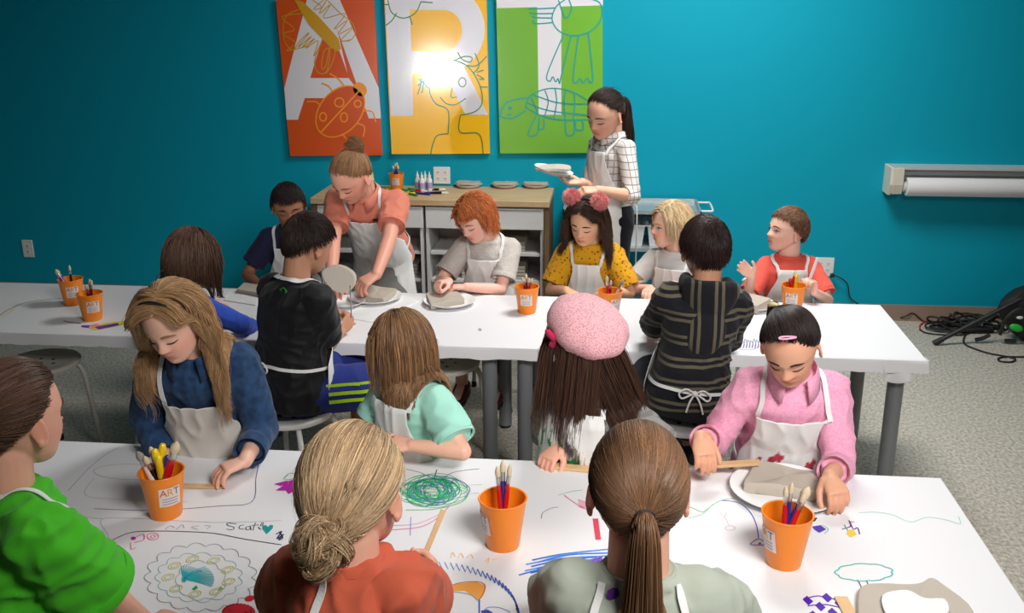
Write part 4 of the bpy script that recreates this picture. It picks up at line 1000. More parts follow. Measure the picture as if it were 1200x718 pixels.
        for fi, (fx, fl) in enumerate(((.0225, .052), (.0075, .058), (-.0075, .054), (-.0215, .043))):
            a = .18+curl*.15; pos = Vector((fx, .052, 0)); spr = (fx*4.5)*(1-curl)
            pts = [pos.copy()]; cr = curl+(.12 if fi == 3 else 0)
            for ln, dc in ((.46, .75), (.30, 1.0), (.24, .7)):
                a += dc*cr*1.25 if len(pts) > 1 else cr*.9
                pos = pos+Vector((math.sin(spr)*math.cos(a), math.cos(spr)*math.cos(a), -math.sin(a)))*fl*ln; pts.append(pos.copy())
            for q in range(3): g.cone(W(*pts[q]), W(*pts[q+1]), (.0078-.0007*q)*hs_, (.0072-.0007*q)*hs_, 10)
        b0 = Vector((.018, .008, -.002)); b1 = b0+Vector((.8-.5*curl-thumb*.2, .75, -.25-curl*.6))*.030; b2 = b1+Vector((.45-.5*curl-thumb*.3, .9, -.2-curl*.5))*.022; b3 = b2+Vector((.2-.5*curl, .9, -.2-.4*curl))*.016
        for a_, b_, r1, r2 in ((b0, b1, .0115, .0095), (b1, b2, .009, .0082), (b2, b3, .008, .0068)): g.cone(W(*a_), W(*b_), r1*hs_, r2*hs_, 10)
        p.hd.append(W(0, .075, -.02*1))
    Vv, F, Nn = remesh(g, voxel, 2)
    # colour
    loc = np.c_[Vv, np.ones(len(Vv))] @ p.Mi.T; x, y, z = loc[:, 0], loc[:, 1], loc[:, 2]
    base = np.array(srgb(*skin)); col = np.tile(base, (len(Vv), 1))
    fr = (y > .1) & (np.abs(x) < .4) & (z > -.05) & (z < 1)
    def blend(w_, c): col[:] = col*(1-w_[:, None])+np.array(c)[None]*w_[:, None]
    pink = base*np.array((1.02, .72, .68)); blend(np.where(fr, .55*gs(np.abs(x), z, .2, .33, .09, .08), 0), pink)
    blend(np.where(fr, .4*gs(x, z, 0, .36, .05, .04), 0), pink)
    lip = base*np.array((.86, .45, .45)); blend(np.where(fr & (y > .25), np.clip(1.5*(np.exp(-(np.abs(x)/.085)**4-((z-.211)/.042)**4)), 0, 1)*.85, 0), lip)
    blend(np.where(fr & (y > .25), np.clip(np.exp(-(np.abs(x)/.085)**4-((z-.211)/.006)**2), 0, 1)*.6, 0), base*.25)
    blend(np.where(fr & (y > .3), .55*gs(np.abs(x), z, .03, .322, .016, .009), 0), base*.3)
    blend(.45*np.exp(-((np.abs(x)-.37)/.05)**2-((y+.05)/.1)**2-((z-.42)/.14)**2), base*np.array((1.0, .62, .56)))
    for k in (0, 1):
        dd = np.linalg.norm(Vv-np.array(p.wr[k]+(p.hd[k]-p.wr[k])*1.3), axis=1); blend(.35*np.exp(-(dd/(.05*s))**2), base*np.array((1.0, .74, .68)))
    mk('body', Vv, F, SKIN, root, col=col)
    p.base = base
    return p

SKIN = mat('skin', (.6, .4, .3), .5, spec=.4, attr=True, sss=.12)
M_lash = mat('dark_lashes', (.02, .012, .01), .6)
M_eyew = mat('eye_white', (.75, .73, .70), .25, coat=.5)
M_iris = {k: mat('iris_'+k, c, .2, coat=.6) for k, c in dict(brown=(.03, .015, .008), blue=(.06, .12, .2)).items()}

def face(p, mode='down', brow=(60, 40, 30), iris='brown', look=0, lips=True):
    """mode down: lowered lids; open: open eyes looking along 'look' (local x shift)"""
    M = p.M; S = p.hh
    def q(x, z, off=.006): return M @ Vector((x, float(face_y(x, z))+off, z))
    nrm = p.R @ Vector((0, 1, 0))
    Mb = mat('brow_hair_%d_%d' % (brow[0], brow[1]), srgb(*brow), .8) if brow not in p.__class__.__dict__.get('bm', {}) else None
    for s in (-1, 1):
        g = G(); xs = np.linspace(.07, .235, 9)
        pts = [q(s*x, .574+.020*math.sin(PI*(x-.07)/.165)-.034*((x-.07)/.165)**1.3, .004) for x in xs]
        g.tube(pts, [S*(.004+.012*math.sin(PI*min(1, .15+i/8*.85))) for i in range(9)], 6)
        g.build('eyebrow', Mb, p.root)
        g = G(); xs = np.linspace(.083, .222, 11)
        if mode == 'down':
            pts = [q(s*x, .452-.016*math.sin(PI*(x-.083)/.139), .004) for x in xs]
            g.tube(pts, [S*(.0035+.0065*math.sin(PI*(.1+.85*i/10))) for i in range(11)], 6); g.build('eyelashes', M_lash, p.root)
        else:
            top = [q(s*x, .466+.030*math.sin(PI*((x-.083)/.139)**.9), .002) for x in xs]; bot = [q(s*x, .460-.016*math.sin(PI*(x-.083)/.139), .002) for x in xs]
            V = top+bot; F = [(i, i+1, 12+i, 11+i) if s < 0 else (i+1, i, 11+i, 12+i) for i in range(10)]
            G().add([v+nrm*S*.006*math.sin(PI*((i % 11)/10)) for i, v in enumerate(V)], F).build('eye', M_eyew, p.root)
            cx = s*.152+look*.035; c = q(cx, .468, .008); T = Matrix(((1, 0, 0), (0, .25, 0), (0, 0, 1))).to_4x4()
            G().ball(c, 1, 14, 8, M=(p.R @ Matrix.Diagonal((S*.027, S*.010, S*.026))).to_4x4()).build('iris', M_iris[iris], p.root)
            g.tube([v+nrm*S*.006 for v in top], [S*(.004+.006*math.sin(PI*(.1+.85*i/10))) for i in range(11)], 6); g.build('eyelashes', M_lash, p.root)

# ---- clothing
def fabric(name, c, rough=.85, kind=None, c2=None, axis='Z', **k):
    m = mat(name, srgb(*c), rough, spec=.2, bump=.25, bscale=900, sheen=.1, **k); nt = m.node_tree; b = nt.nodes['Principled BSDF']; tc = nt.nodes['Texture Coordinate']
    if kind in ('stripes', 'plaid', 'floral', 'tweed', 'heather', 'denim', 'hex'):
        sp = nt.nodes.new('ShaderNodeSeparateXYZ'); nt.links.new(tc.outputs['Object'], sp.inputs[0])
        def band(o, period, width, off=0):
            f = mathn(nt, 'FRACT', mathn(nt, 'ADD', mathn(nt, 'DIVIDE', o, period), off)); return mathn(nt, 'LESS_THAN', f, width)
        if kind == 'stripes':
            n = nt.nodes.new('ShaderNodeTexNoise'); n.inputs['Scale'].default_value = 5; nt.links.new(tc.outputs['Object'], n.inputs['Vector'])
            zz = mathn(nt, 'ADD', sp.outputs[axis], mathn(nt, 'MULTIPLY', n.outputs['Fac'], .02))
            f = mathn(nt, 'MAXIMUM', band(zz, .078, .14), band(zz, .078, .14, .70))
            nt.links.new(mixnode(nt, f, srgb(*c), srgb(*c2)), b.inputs['Base Color'])
        elif kind == 'plaid':
            f = mathn(nt, 'MAXIMUM', band(sp.outputs['Z'], .034, .13), band(mathn(nt, 'ADD', sp.outputs['X'], mathn(nt, 'MULTIPLY', sp.outputs['Y'], .6)), .030, .13))
            nt.links.new(mixnode(nt, mathn(nt, 'MULTIPLY', f, .75), srgb(*c), srgb(*c2)), b.inputs['Base Color'])
        elif kind in ('floral', 'tweed', 'hex'):
            v = nt.nodes.new('ShaderNodeTexVoronoi'); v.inputs['Scale'].default_value = {'floral': 60, 'tweed': 210, 'hex': 28}[kind]; nt.links.new(tc.outputs['Object'], v.inputs['Vector'])
            if kind == 'hex':
                r = nt.nodes.new('ShaderNodeValToRGB'); r.color_ramp.interpolation = 'CONSTANT'
                for i, cc in enumerate(((20, 30, 60), (30, 110, 160), (150, 50, 50), (20, 60, 120), (30, 30, 40))):
                    e = r.color_ramp.elements[i] if i < 2 else r.color_ramp.elements.new(i*.2); e.position = i*.2; e.color = (*srgb(*cc), 1)
                s2 = nt.nodes.new('ShaderNodeSeparateColor'); nt.links.new(v.outputs['Color'], s2.inputs[0]); nt.links.new(s2.outputs[0], r.inputs['Fac']); nt.links.new(r.outputs['Color'], b.inputs['Base Color'])
            else: nt.links.new(mixnode(nt, mathn(nt, 'LESS_THAN', v.outputs['Distance'], .3 if kind == 'floral' else .36), srgb(*c), srgb(*c2)), b.inputs['Base Color'])
        else:
            n = nt.nodes.new('ShaderNodeTexNoise'); n.inputs['Scale'].default_value = 160 if kind == 'heather' else 40; n.inputs['Detail'].default_value = 5; nt.links.new(tc.outputs['Object'], n.inputs['Vector'])
            r = nt.nodes.new('ShaderNodeMapRange'); r.inputs['From Min'].default_value = .35; r.inputs['From Max'].default_value = .65; nt.links.new(n.outputs['Fac'], r.inputs['Value'])
            nt.links.new(mixnode(nt, r.outputs['Result'], srgb(*c), srgb(*c2)), b.inputs['Base Color'])
    return m

def folds(V, N, amp, seed, f=70):
    w = snoise(V, 22, seed+9)[:, None]*.03; Q = V+w*np.array((1, .6, 1)); a = snoise(Q*np.array((1, 1, .6)), f, seed); b = snoise(Q*np.array((.5, .5, 1.1)), f*1.1, seed+5)
    d = np.clip(1-np.abs(a)*1.3, 0, 1)**1.5*amp*1.25*np.clip(.6+.7*snoise(V, 14, seed+2), 0, 1.4)+np.clip(1-np.abs(b)*1.5, 0, 1)*amp*.6-amp*.35
    return V+N*d[:, None]

def shirt(p, m, sleeve=.55, hem=-.16, name='shirt', loose=1.0, collar='crew', amp=.004, sleeve_r=None, seed=1, cuff=None, topz=1.0, voxel=.006, flare=1.0):
    """sleeve: 0..1 upper arm fraction, 1..2 into forearm"""
    s = p.s; off = .010*s*loose; g = G()
    rr = [(t, a, b) for t, a, b in p.tr if hem-.001 <= t <= topz]; 
    if rr[0][0] > hem: a0, b0 = np.interp(hem, TR[:, 0], [q[1] for q in p.tr]), np.interp(hem, TR[:, 0], [q[2] for q in p.tr]); rr = [(hem, a0, b0)]+rr
    if topz >= .97: rr.append((1.01, max(.05*s, .29*p.hh), max(.05*s, .29*p.hh)))
    g.loft(loft_body([(p.P+p.up*(t*p.sp), p.X, p.F, (a if t >= 0 else p.tr[2][1])+off*(1.0 if t < .9 else .5), (b if t >= 0 else p.tr[2][2])+off*(1.0 if t < .9 else .5)) for t, a, b in rr], 36))
    r0 = (.043 if sleeve_r is None else sleeve_r)*s
    for k in (0, 1):
        g.cone(p.N-p.up*.028*s, p.sh[k]+p.up*.002, .035*s, r0*.98, 16)
        g.ball(p.sh[k], r0*1.02)
        a, b, c = p.sh[k], p.el[k], p.wr[k]
        if sleeve <= 1: e = a.lerp(b, sleeve); g.tube([a, e], [r0*1.03, r0*1.02*flare], 20)
        elif sleeve > 1:
            g.tube([a, b], [r0, r0*.86], 20); g.ball(b, r0*.87); e = b.lerp(c, sleeve-1)
            g.tube([b, e], [r0*.86, r0*(.86-.2*(sleeve-1))], 20)
    V, F, N = remesh(g, voxel, 7)
    V = folds(V, N, amp*s, seed)
    o = mk(name, V, F, m, p.root)
    p.garV, p.garF = V, F
    p.bvh = BVHTree.FromPolygons([tuple(v) for v in V], [tuple(f) for f in F])
    mc = cuff[0] if cuff else m
    if cuff is None and sleeve > 0:
        cuff = (m, .012*s, .0015)
    for k in (0, 1):
        a, b, c = p.sh[k], p.el[k], p.wr[k]
        if sleeve <= 0: break
        e, d = (a.lerp(b, sleeve), (b-a).normalized()) if sleeve <= 1 else (b.lerp(c, sleeve-1), (c-b).normalized())
        r1 = (r0*1.02*flare if sleeve <= 1 else r0*(.86-.2*(sleeve-1)))+cuff[2]; hw = cuff[1]
        Mq = d.to_track_quat('Z', 'Y').to_matrix().to_4x4()
        prof = [(r1-.007, hw*.6), (r1-.001, hw), (r1, hw*.7), (r1, -hw*.7), (r1-.003, -hw), (r1-.008, -hw*.8)]
        G().lathe(prof, e-d*hw*.3, 28, M=Mq, cap=(False, False)).build('sleeve_cuff', mc, o)
    # neckband
    Mq = p.up.to_track_quat('Z', 'Y').to_matrix().to_4x4(); rn = max(.05*s, .29*p.hh)
    if collar == 'crew':
        G().lathe([(rn-.006, .004), (rn-.001, .008), (rn+.003, .003), (rn+.006, -.006), (rn, -.01)], p.N+p.up*.002, 32, M=Mq).build('neckband', m, o)
    if collar == 'shirt':
        g = G(); Lr = []; 
        for j in range(29):
            t = -2.75+5.5*j/28; d = p.X*math.sin(t)-p.F*math.cos(t)
            op = max(0, abs(t)-2.0)/.75; c0 = p.N+p.F*.004
            top = c0+d*(rn+.004+.006*op)+p.up*(.030*s-.006*op); mid = c0+d*(rn+.010+.006*op)+p.up*(.022*s); low = c0+d*(rn+.020*s+.020*s*op)+p.up*(-.010*s-.024*s*op)
            Lr.append([c0+d*(rn-.001)+p.up*-.01, top, mid, low])
        V = [v for r in Lr for v in r]; F = [(i*4+j, i*4+j+1, (i+1)*4+j+1, (i+1)*4+j) for i in range(28) for j in range(3)]
        c = g.add(V, F).build('collar', m, o); sm = c.modifiers.new('s', 'SOLIDIFY'); sm.thickness = .0025
    p.shirt = o
    return o

def pants(p, m, name='trousers', length=1.9, r=None, amp=.003, seated=True):
    s = p.s; g = G(); rs_ = ((.068, .056, .042) if not p.adult else (.09, .066, .05)) if r is None else r
    g.loft(loft_body([(p.P+p.up*(t*p.sp), p.X, p.F, a+.006*s, b+.006*s) for t, a, b in p.tr if t <= .1], 28))
    for k in (0, 1):
        a, b, c = p.hip[k], p.kn[k], p.an[k]; e = b if length >= 1 else a.lerp(b, length)
        g.ball(a, rs_[0]*1.02*s); g.tube([a, e], [rs_[0]*s*1.03, rs_[1]*s*1.04], 20)
        if length > 1: g.ball(b, rs_[1]*s*1.02); g.tube([b, b.lerp(c, length-1)], [rs_[1]*s, rs_[2]*s], 20)
    V, F, N = remesh(g, .008, 5); V = folds(V, N, amp*s, 9, 30)
    return mk(name, V, F, m, p.root)
def shoes(p, m, sole=None):
    for k in (0, 1):
        a = p.an[k]; f = p.flat; z0 = a.z-.058
        g = G(); n = 20; rings = []
        for t, w, h in ((-.06, .018, .045), (-.04, .032, .06), (0, .036, .062), (.06, .036, .045), (.11, .037, .032), (.14, .028, .024), (.152, .012, .014)):
            c = Vector((a.x, a.y, z0+.004))+f*t*p.s; rings.append([c+p.latf*w*p.s*math.cos(q)+Vector((0, 0, max(0, h*p.s*(.5+.5*math.sin(q))))) for q in [2*PI*j/n for j in range(n)]])
        o = g.loft(rings).build('shoe', m, p.root)
        if sole:
            g = G(); P = [Vector((a.x, a.y, z0-.006))+f*t*p.s+p.latf*w*p.s for t, w in ((-.062, .0), (-.045, .03), (0, .036), (.06, .036), (.11, .039), (.14, .03), (.155, 0), (.14, -.03), (.11, -.039), (.06, -.036), (0, -.036), (-.045, -.03))]
            g.loft([P, [q+Vector((0, 0, .012)) for q in P]]).build('sole', sole, o)

def torso_pt(p, t, phi, off):
    a = np.interp(t, TR[:, 0], [q[1] for q in p.tr]); b = np.interp(t, TR[:, 0], [q[2] for q in p.tr])
    if t < 0:
        a, b = p.tr[2][1]*1.02, p.tr[2][2]*1.02; q0 = torso_pt(p, .0, phi, off); d = Vector((0, 0, -1))*.75-p.up*.25; return q0+d*(-t*p.sp)
    sn, cn = math.sin(phi), math.cos(phi); ex = lambda v: math.copysign(abs(v)**.88, v)
    return p.P+p.up*(t*p.sp)+p.X*((a+off)*ex(sn))+p.F*((b+off)*ex(cn))
M_apron = mat('white_apron_cotton', (.76, .76, .75), .85, spec=.15, bump=.2, bscale=700, attr=True, sheen=.1)
M_tape = mat('white_apron_tape', (.78, .78, .77), .8, bump=.2, bscale=900)
def strap(p, pts, w, parent, name='strap', off=.007, snap=True, th=.002):
    P = smooth_path(pts, 7); g = G(); A, B = [], []
    for i, q in enumerate(P):
        n = None
        if snap:
            loc, nn, _, dist = p.bvh.find_nearest(q)
            if loc is not None and dist < .09:
                if (q-loc).dot(nn) < off or dist < .045: q = loc+nn*off
                n = nn
        A.append(q); B.append(n)
    for _ in range(3):
        B = [(((B[max(i-1, 0)] or p.F)+(B[i] or p.F)*1.0+(B[min(i+1, len(B)-1)] or p.F)).normalized()) for i in range(len(B))]
        A = [A[i] if i in (0, len(A)-1) else A[i]*.5+A[i-1]*.25+A[i+1]*.25 for i in range(len(A))]
    rings = []
    for i, q in enumerate(A):
        t = (A[min(i+1, len(A)-1)]-A[max(i-1, 0)]).normalized(); n = B[i] or p.F
        n = (n-t*n.dot(t)).normalized(); sd = t.cross(n)
        rings.append([q+sd*w/2-n*th/2, q+sd*w/2+n*th/2, q-sd*w/2+n*th/2, q-sd*w/2-n*th/2])
    g.loft(rings); return g.build(name, M_tape, parent, smooth=False)
def apron(p, ttop=.74, tbot=-.1, phit=.62, phim=1.25, neck=True, skirt=None, paint=None, base=(.78, .78, .77), tie='bow', loose=.012, name='apron', waist=.12, drop=0, tail=.2):
    nu, nv = 50, 56; V = []; off = .016*p.s+loose
    phis = lambda t: phit if t > .62 else phit+(phim-phit)*min(1, ((.62-t)/.45))**.8
    uv = []
    for j in range(nv+1):
        v = j/nv; t = ttop+(tbot-ttop)*v; ph = phit+(phim-phit)*(max(0, min(1, (v-.12)/.45)))**1.3
        for i in range(nu+1):
            u = -1+2*i/nu; q = torso_pt(p, t, u*ph, off)
            if t < .0: q += p.F*(-t)*.08*(1-abs(u))
            V.append(tuple(q)); uv.append((u, v))
    if skirt:
        base_t = len(V)
        n2 = 30
        for j in range(1, n2+1):
            w = j/n2
            for i in range(nu+1):
                u = -1+2*i/nu; q = torso_pt(p, tbot, u*phim, off); q = q+(p.F*skirt[1]+Vector((0, 0, -1))*skirt[0])*w+p.X*u*.05*w*(math.sin(u*9)*.2+1)+p.F*.012*w*math.sin(u*12); V.append(tuple(q)); uv.append((u, 1+w))
        nv += n2
    V = np.array(V); F = np.array([(j*(nu+1)+i, (j+1)*(nu+1)+i, (j+1)*(nu+1)+i+1, j*(nu+1)+i+1) for j in range(nv) for i in range(nu)], dtype=np.int32)
    cen = np.array(p.P+p.up*.3*p.sp); dirs = V-cen; dirs /= np.linalg.norm(dirs, axis=1)[:, None]
    # stay outside the garment
    for i in range(len(V)):
        loc, nn, _, dist = p.bvh.find_nearest(Vector(V[i]))
        if loc is not None and dist < .05:
            dd = (Vector(V[i])-loc).dot(nn)
            if dd < .005: V[i] = np.array(loc+nn*.005)
    fo = snoise(V*np.array((1, 1, .3)), 75, 3); fn = np.array(p.F)
    V += fn*((1-np.abs(fo))**2*.006*p.s)[:, None]
    col = np.tile(np.array(base), (len(V), 1)); U = np.array(uv)
    if paint:
        for cu, cv, r, c, sd in paint:
            n = snoise(np.c_[U, np.zeros(len(U))], 24, sd); d = np.hypot((U[:, 0]-cu), (U[:, 1]-cv)*1.4)
            w_ = np.clip((r*1.5-d)/.05+.0, 0, 1)*(n > .42); col = col*(1-w_[:, None])+np.array(srgb(*c))*w_[:, None]
    o = mk(name, V, F, M_apron, p.root, col=col)
    sm = o.modifiers.new('s', 'SOLIDIFY'); sm.thickness = .002
    a = torso_pt(p, ttop, -phit, off); b = torso_pt(p, ttop, phit, off)
    if neck:
        rn = max(.05*p.s, .29*p.hh)+.012; n0 = p.N+p.up*.012
        for sd, c in ((-1, a), (1, b)):
            mid = p.N-p.up*.005+p.X*sd*(rn+.012)+p.F*.028*p.s; s2 = n0+p.X*sd*(rn)-p.F*.012; bk = n0-p.F*rn+p.X*sd*.004+p.up*.004; b4 = n0-p.F*rn*.75+p.X*sd*rn*.75
            strap(p, [c-p.up*.012, c.lerp(mid, .5)+p.F*.02, mid, s2, b4, bk], .014 if p.s < 1.2 else .022, o, 'neck_strap')
    if tie:
        W = [torso_pt(p, waist, sg*ph, .02*p.s) for sg, ph in ((-1, phim*.9), (-1, 1.9), (-1, 2.5), (-1, 3.1))]
        E = [torso_pt(p, waist, ph, .02*p.s) for ph in (phim*.9, 1.9, 2.5, 3.1)]
        strap(p, W, .012, o, 'waist_tie'); strap(p, E, .012, o, 'waist_tie')
        if tie == 'bow':
            k = W[-1]-p.F*.012; D = Vector((0, 0, -1)); g = G()
            g.ball(k, .011)
            for sd in (-1, 1):
                g.tube(smooth_path([k, k+p.X*sd*.03+Vector((0, 0, .014)), k+p.X*sd*.055+Vector((0, 0, -.004)), k+p.X*sd*.045+Vector((0, 0, -.022)), k+p.X*sd*.015-Vector((0, 0, .006)), k], 5), .0035, 6)
                g.tube(smooth_path([k, k+p.X*sd*.018+D*.03-p.F*.006, k+p.X*sd*(.03+drop)+D*.07-p.F*.008] + ([k+p.X*sd*(.03+drop)+D*(.07+tail)-p.F*.01] if tail > .1 else []), 5), .0035, 6)
            g.build('bow', M_tape, o)
    return o

# ---- hair
M_hair = {}
def hair_mat(rough=.42):
    if rough not in M_hair:
        m = mat('hair_strands', (.2, .1, .05), rough+.1, spec=.35, attr=True); m.node_tree.nodes['Principled BSDF'].inputs['Anisotropic'].default_value = .5; M_hair[rough] = m
    return M_hair[rough]
EC = np.array((0, -.03, .545)); ER = np.array((.372, .462, .462))
def strands_mesh(P, r, col, name, root, m, taper=.25):
    n, k, _ = P.shape; T = np.zeros_like(P); T[:, 1:-1] = P[:, 2:]-P[:, :-2]; T[:, 0] = P[:, 1]-P[:, 0]; T[:, -1] = P[:, -1]-P[:, -2]
    T /= np.linalg.norm(T, axis=2)[:, :, None]+1e-9
    ref = np.array((.31, .52, .79)); A = np.cross(T, ref); A /= np.linalg.norm(A, axis=2)[:, :, None]+1e-9; B = np.cross(T, A)
    w = np.linspace(1, taper, k)**.7; R = (r[:, None] if np.ndim(r) else r)*w[None]*np.ones((n, 1))
    rings = np.stack([P+(A*math.cos(a)+B*math.sin(a))*R[:, :, None] for a in (0, 2.094, 4.189)], axis=2)   # n,k,3,3
    V = rings.reshape(-1, 3); base = (np.arange(n)*k*3)[:, None, None]+(np.arange(k-1)*3)[None, :, None]; F = []
    j = np.arange(3)[None, None]; j2 = (j+1) % 3
    F = np.stack([base+j, base+j2, base+j2+3, base+j+3], axis=3).reshape(-1, 4)
    C = np.repeat(col, k*3, axis=0)
    return mk(name, V, F, m, root, col=C)
def hairline_ok(L, front=.80, side=.50, back=.16, temple=.74):
    x, y, z = (L-EC).T/ER[:, None]; th = np.degrees(np.arctan2(np.abs(x), y)); return L[:, 2] > np.interp(th, [0, 22, 45, 64, 80, 95, 120, 150, 180], [front, front-.01, (front*.6+temple*.4), temple, side+.08, side, (side+back)/2, back+.03, back])
def hair(p, style, cols, length=.25, n=3000, r=.0011, part=0.0, tie=(0, -.5, .45), tail=.2, lift=.03, wave=.012, seed=1, front=.80, side=.5, back=.16, steps=16, cap=1.03, droop=1.0, tail_n=None, messy=.12, temple=.74, lenvar=.25, fringe=False, taper=.25, tie_col=None, flyaway=0, rough=.42, tail_r=.02, face_push=1.0, clear=.0, cap_dark=.75, bun_mess=.8, bright=1.3, sweep=0, ymax=.30, tail_out=.03):
    rng = np.random.default_rng(seed); M = np.array(p.M)[:3]; s = p.hh
    # cap
    g = G(); nn = 40; rings = []
    zs = np.linspace(-1, 1, 41)
    m_ = 64; V = []; idx = {}
    for i, a in enumerate(np.linspace(.02, PI-.02, 60)):
        for j in range(m_):
            t = 2*PI*j/m_; V.append((math.sin(a)*math.sin(t), math.sin(a)*math.cos(t), math.cos(a)))
    V = np.array(V); L = EC+V*ER*cap; ok = hairline_ok(EC+V*ER, front+.03, side+.035, back+.02, temple+.03)
    F = [(i*m_+j, i*m_+(j+1) % m_, (i+1)*m_+(j+1) % m_, (i+1)*m_+j) for i in range(59) for j in range(m_)]
    F = [f for f in F if all(ok[k] for k in f)]; F.append(tuple(range(m_)))
    W = L @ M[:, :3].T+M[:, 3]
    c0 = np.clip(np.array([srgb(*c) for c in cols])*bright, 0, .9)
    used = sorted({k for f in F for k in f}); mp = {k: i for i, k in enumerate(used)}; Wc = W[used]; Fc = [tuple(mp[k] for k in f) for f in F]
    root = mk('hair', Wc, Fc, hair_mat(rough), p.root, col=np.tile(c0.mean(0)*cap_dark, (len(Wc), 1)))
    # roots
    u = rng.normal(size=(n*4, 3)); u /= np.linalg.norm(u, axis=1)[:, None]; L0 = EC+u*ER; jt = np.abs(rng.normal(size=(len(L0), 1)))*np.array((0, 0, .03)); L0 = L0[hairline_ok(L0-jt+np.array((0, 0, .012)), front, side, back, temple)][:n]; n = len(L0)
    lay = rng.uniform(0, 1, n)**1.0*lift+.02
    P = np.zeros((n, steps, 3)); Lc = EC+(L0-EC)*(1+lay*.5)[:, None]
    nrm = (L0-EC)/ER**2; nrm /= np.linalg.norm(nrm, axis=1)[:, None]
    gl = (np.array(p.M.inverted())[:3, :3] @ np.array((0, 0, -1.0))); gl /= np.linalg.norm(gl)
    cl = np.stack([snoise(L0, 14, seed*7+i) for i in range(3)], 1)     # clump noise
    rnd = rng.normal(size=(n, 3))
    sgn = np.where(L0[:, 0]+.0 > part, 1.0, -1.0)
    ln = length/s*(1+rng.uniform(-lenvar, lenvar*.3, n))
    if style == 'short':
        wh = np.array((.05, -.32, .93)); d = (L0-wh); 
        d = d+np.array((0, .0, 0)); 
        if fringe: d[:, 1] += np.where(L0[:, 2] > .75, .5, 0)
    elif style in ('pony', 'bun'):
        d = np.array(tie)-L0
        ln = np.linalg.norm(d, axis=1)*1.35
    else:
        bk = L0[:, 1] < -.02
        d = np.stack([np.where(bk, L0[:, 0]*1.2, sgn*1.0), np.where(L0[:, 1] > .1, .05, -.35), np.where(bk, -.6, -.15)], 1)
    d = d+cl*messy+rnd*messy*.35
    d -= nrm*(d*nrm).sum(1)[:, None]; d /= np.linalg.norm(d, axis=1)[:, None]+1e-9; d += nrm*(.25 if style == 'short' else .12); 
    cen = []
    if style in ('long',):   # body collision capsules in local coordinates
        Mi = p.Mi
        for a, rr_ in [(p.N, .052*p.s), (p.sh[0], .054*p.s), (p.sh[1], .054*p.s), (p.N.lerp(p.sh[0], .5), .05*p.s), (p.N.lerp(p.sh[1], .5), .05*p.s), (p.P+p.up*.8*p.sp, .098*p.s), (p.P+p.up*.6*p.sp, .1*p.s), (p.P+p.up*.4*p.sp, .1*p.s), (p.sh[0].lerp(p.el[0], .45), .05*p.s), (p.sh[1].lerp(p.el[1], .45), .05*p.s)]:
            q = Mi @ np.array((*a, 1)); cen.append((q[:3], rr_/s))
    cur = Lc.copy(); vel = d.copy()
    for k in range(steps):
        P[:, k] = cur
        f = k/(steps-1); ds = (ln/(steps-1))[:, None]
        if style == 'short':
            vel = vel*.9+gl*.12*droop+nrm*0
        elif style in ('pony', 'bun'):
            tg = np.array(tie)-cur; dist = np.linalg.norm(tg, axis=1)[:, None]; vel = vel*.5+tg/(dist+1e-6)*.9; ds = np.minimum(ds, dist*.9)
        else:
            grav = min(1, .12+f*2.2)*droop; vel = vel*(.78)+gl*grav*.5+cl*messy*.25*np.sin(f*9+rnd[:, :1]*2)+rnd*messy*.06
            fc = (cur[:, 1] > .12) & (np.abs(cur[:, 0]) < .33) & (cur[:, 2] < .80) & (cur[:, 2] > -.3)
            vel[:, 0] += np.where(fc, sgn*.3*face_push, 0)
        if sweep and style == 'long':
            sw_ = np.where((L0-EC) @ M[0, :3] < sweep[2]*p.hh, sweep[0], sweep[1])[:, None]; vel = vel+(np.array(p.M.inverted())[:3, :3] @ np.array((1.0, 0, 0))*p.hh)[None]*sw_*(1 if f > .25 else 0)
        vn = vel/(np.linalg.norm(vel, axis=1)[:, None]+1e-9); cur = cur+vn*ds
        for _ in range(2):
            q = (cur-EC)/ER; rr = np.linalg.norm(q, axis=1); lim = 1+lay+(.01); inside = rr < lim
            cur = np.where(inside[:, None], EC+q/rr[:, None]*lim[:, None]*ER, cur)
            if style == 'long' and face_push > 0:
                fy = (cur[:, 2] < .72) & (cur[:, 2] > .0) & (cur[:, 1] > ymax) & (np.abs(cur[:, 0]) > .15); cur[:, 1] = np.where(fy, cur[:, 1]*.5+ymax*.5, cur[:, 1])
                fz = (cur[:, 1] > -.02) & (cur[:, 2] < .76); xm = (.20+.11*np.clip((.76-cur[:, 2])/.22, 0, 1))*face_push*(1+lay*.5); need = fz & (np.abs(cur[:, 0]) < xm)
                cur[:, 0] = np.where(need, cur[:, 0]*.45+sgn*xm*.55, cur[:, 0])
            if style == 'long':   # jaw / neck column
                z = cur[:, 2]; band = (z < .5) & (z > -.25); c, dd, w = hs(np.clip(z, .2, 1)); qx, qy = cur[:, 0]/(w+.03), (cur[:, 1]-c)/(dd*.95)
                r2 = np.hypot(qx, qy); ins = band & (r2 < 1+lay*.6); kf = np.where(ins, (1+lay*.6)/np.maximum(r2, 1e-3), 1)
                cur[:, 0] = np.where(ins, cur[:, 0]*kf, cur[:, 0]); cur[:, 1] = np.where(ins, c+(cur[:, 1]-c)*kf, cur[:, 1])
                for cc, R_ in cen:
                    v = cur-cc; dd_ = np.linalg.norm(v, axis=1); lim2 = R_+lay*.35+.05; i2 = dd_ < lim2
                    cur = np.where(i2[:, None], cc+v/dd_[:, None]*lim2[:, None], cur)
        vel = vn
    if wave and style == 'long':
        f = np.linspace(0, 1, steps)[None, :, None]; ph = cl[:, None, :1]*3+rnd[:, None, :1]*.3
        P += np.sin(f*16+ph)*wave*f*np.array((1, .8, .1))
    W = P @ M[:, :3].T+M[:, 3]
    mix = rng.dirichlet(np.ones(len(c0))*.7, n); col = (mix @ c0)*(rng.uniform(.7, 1.25, n)*(1+.25*cl[:, 0]))[:, None]
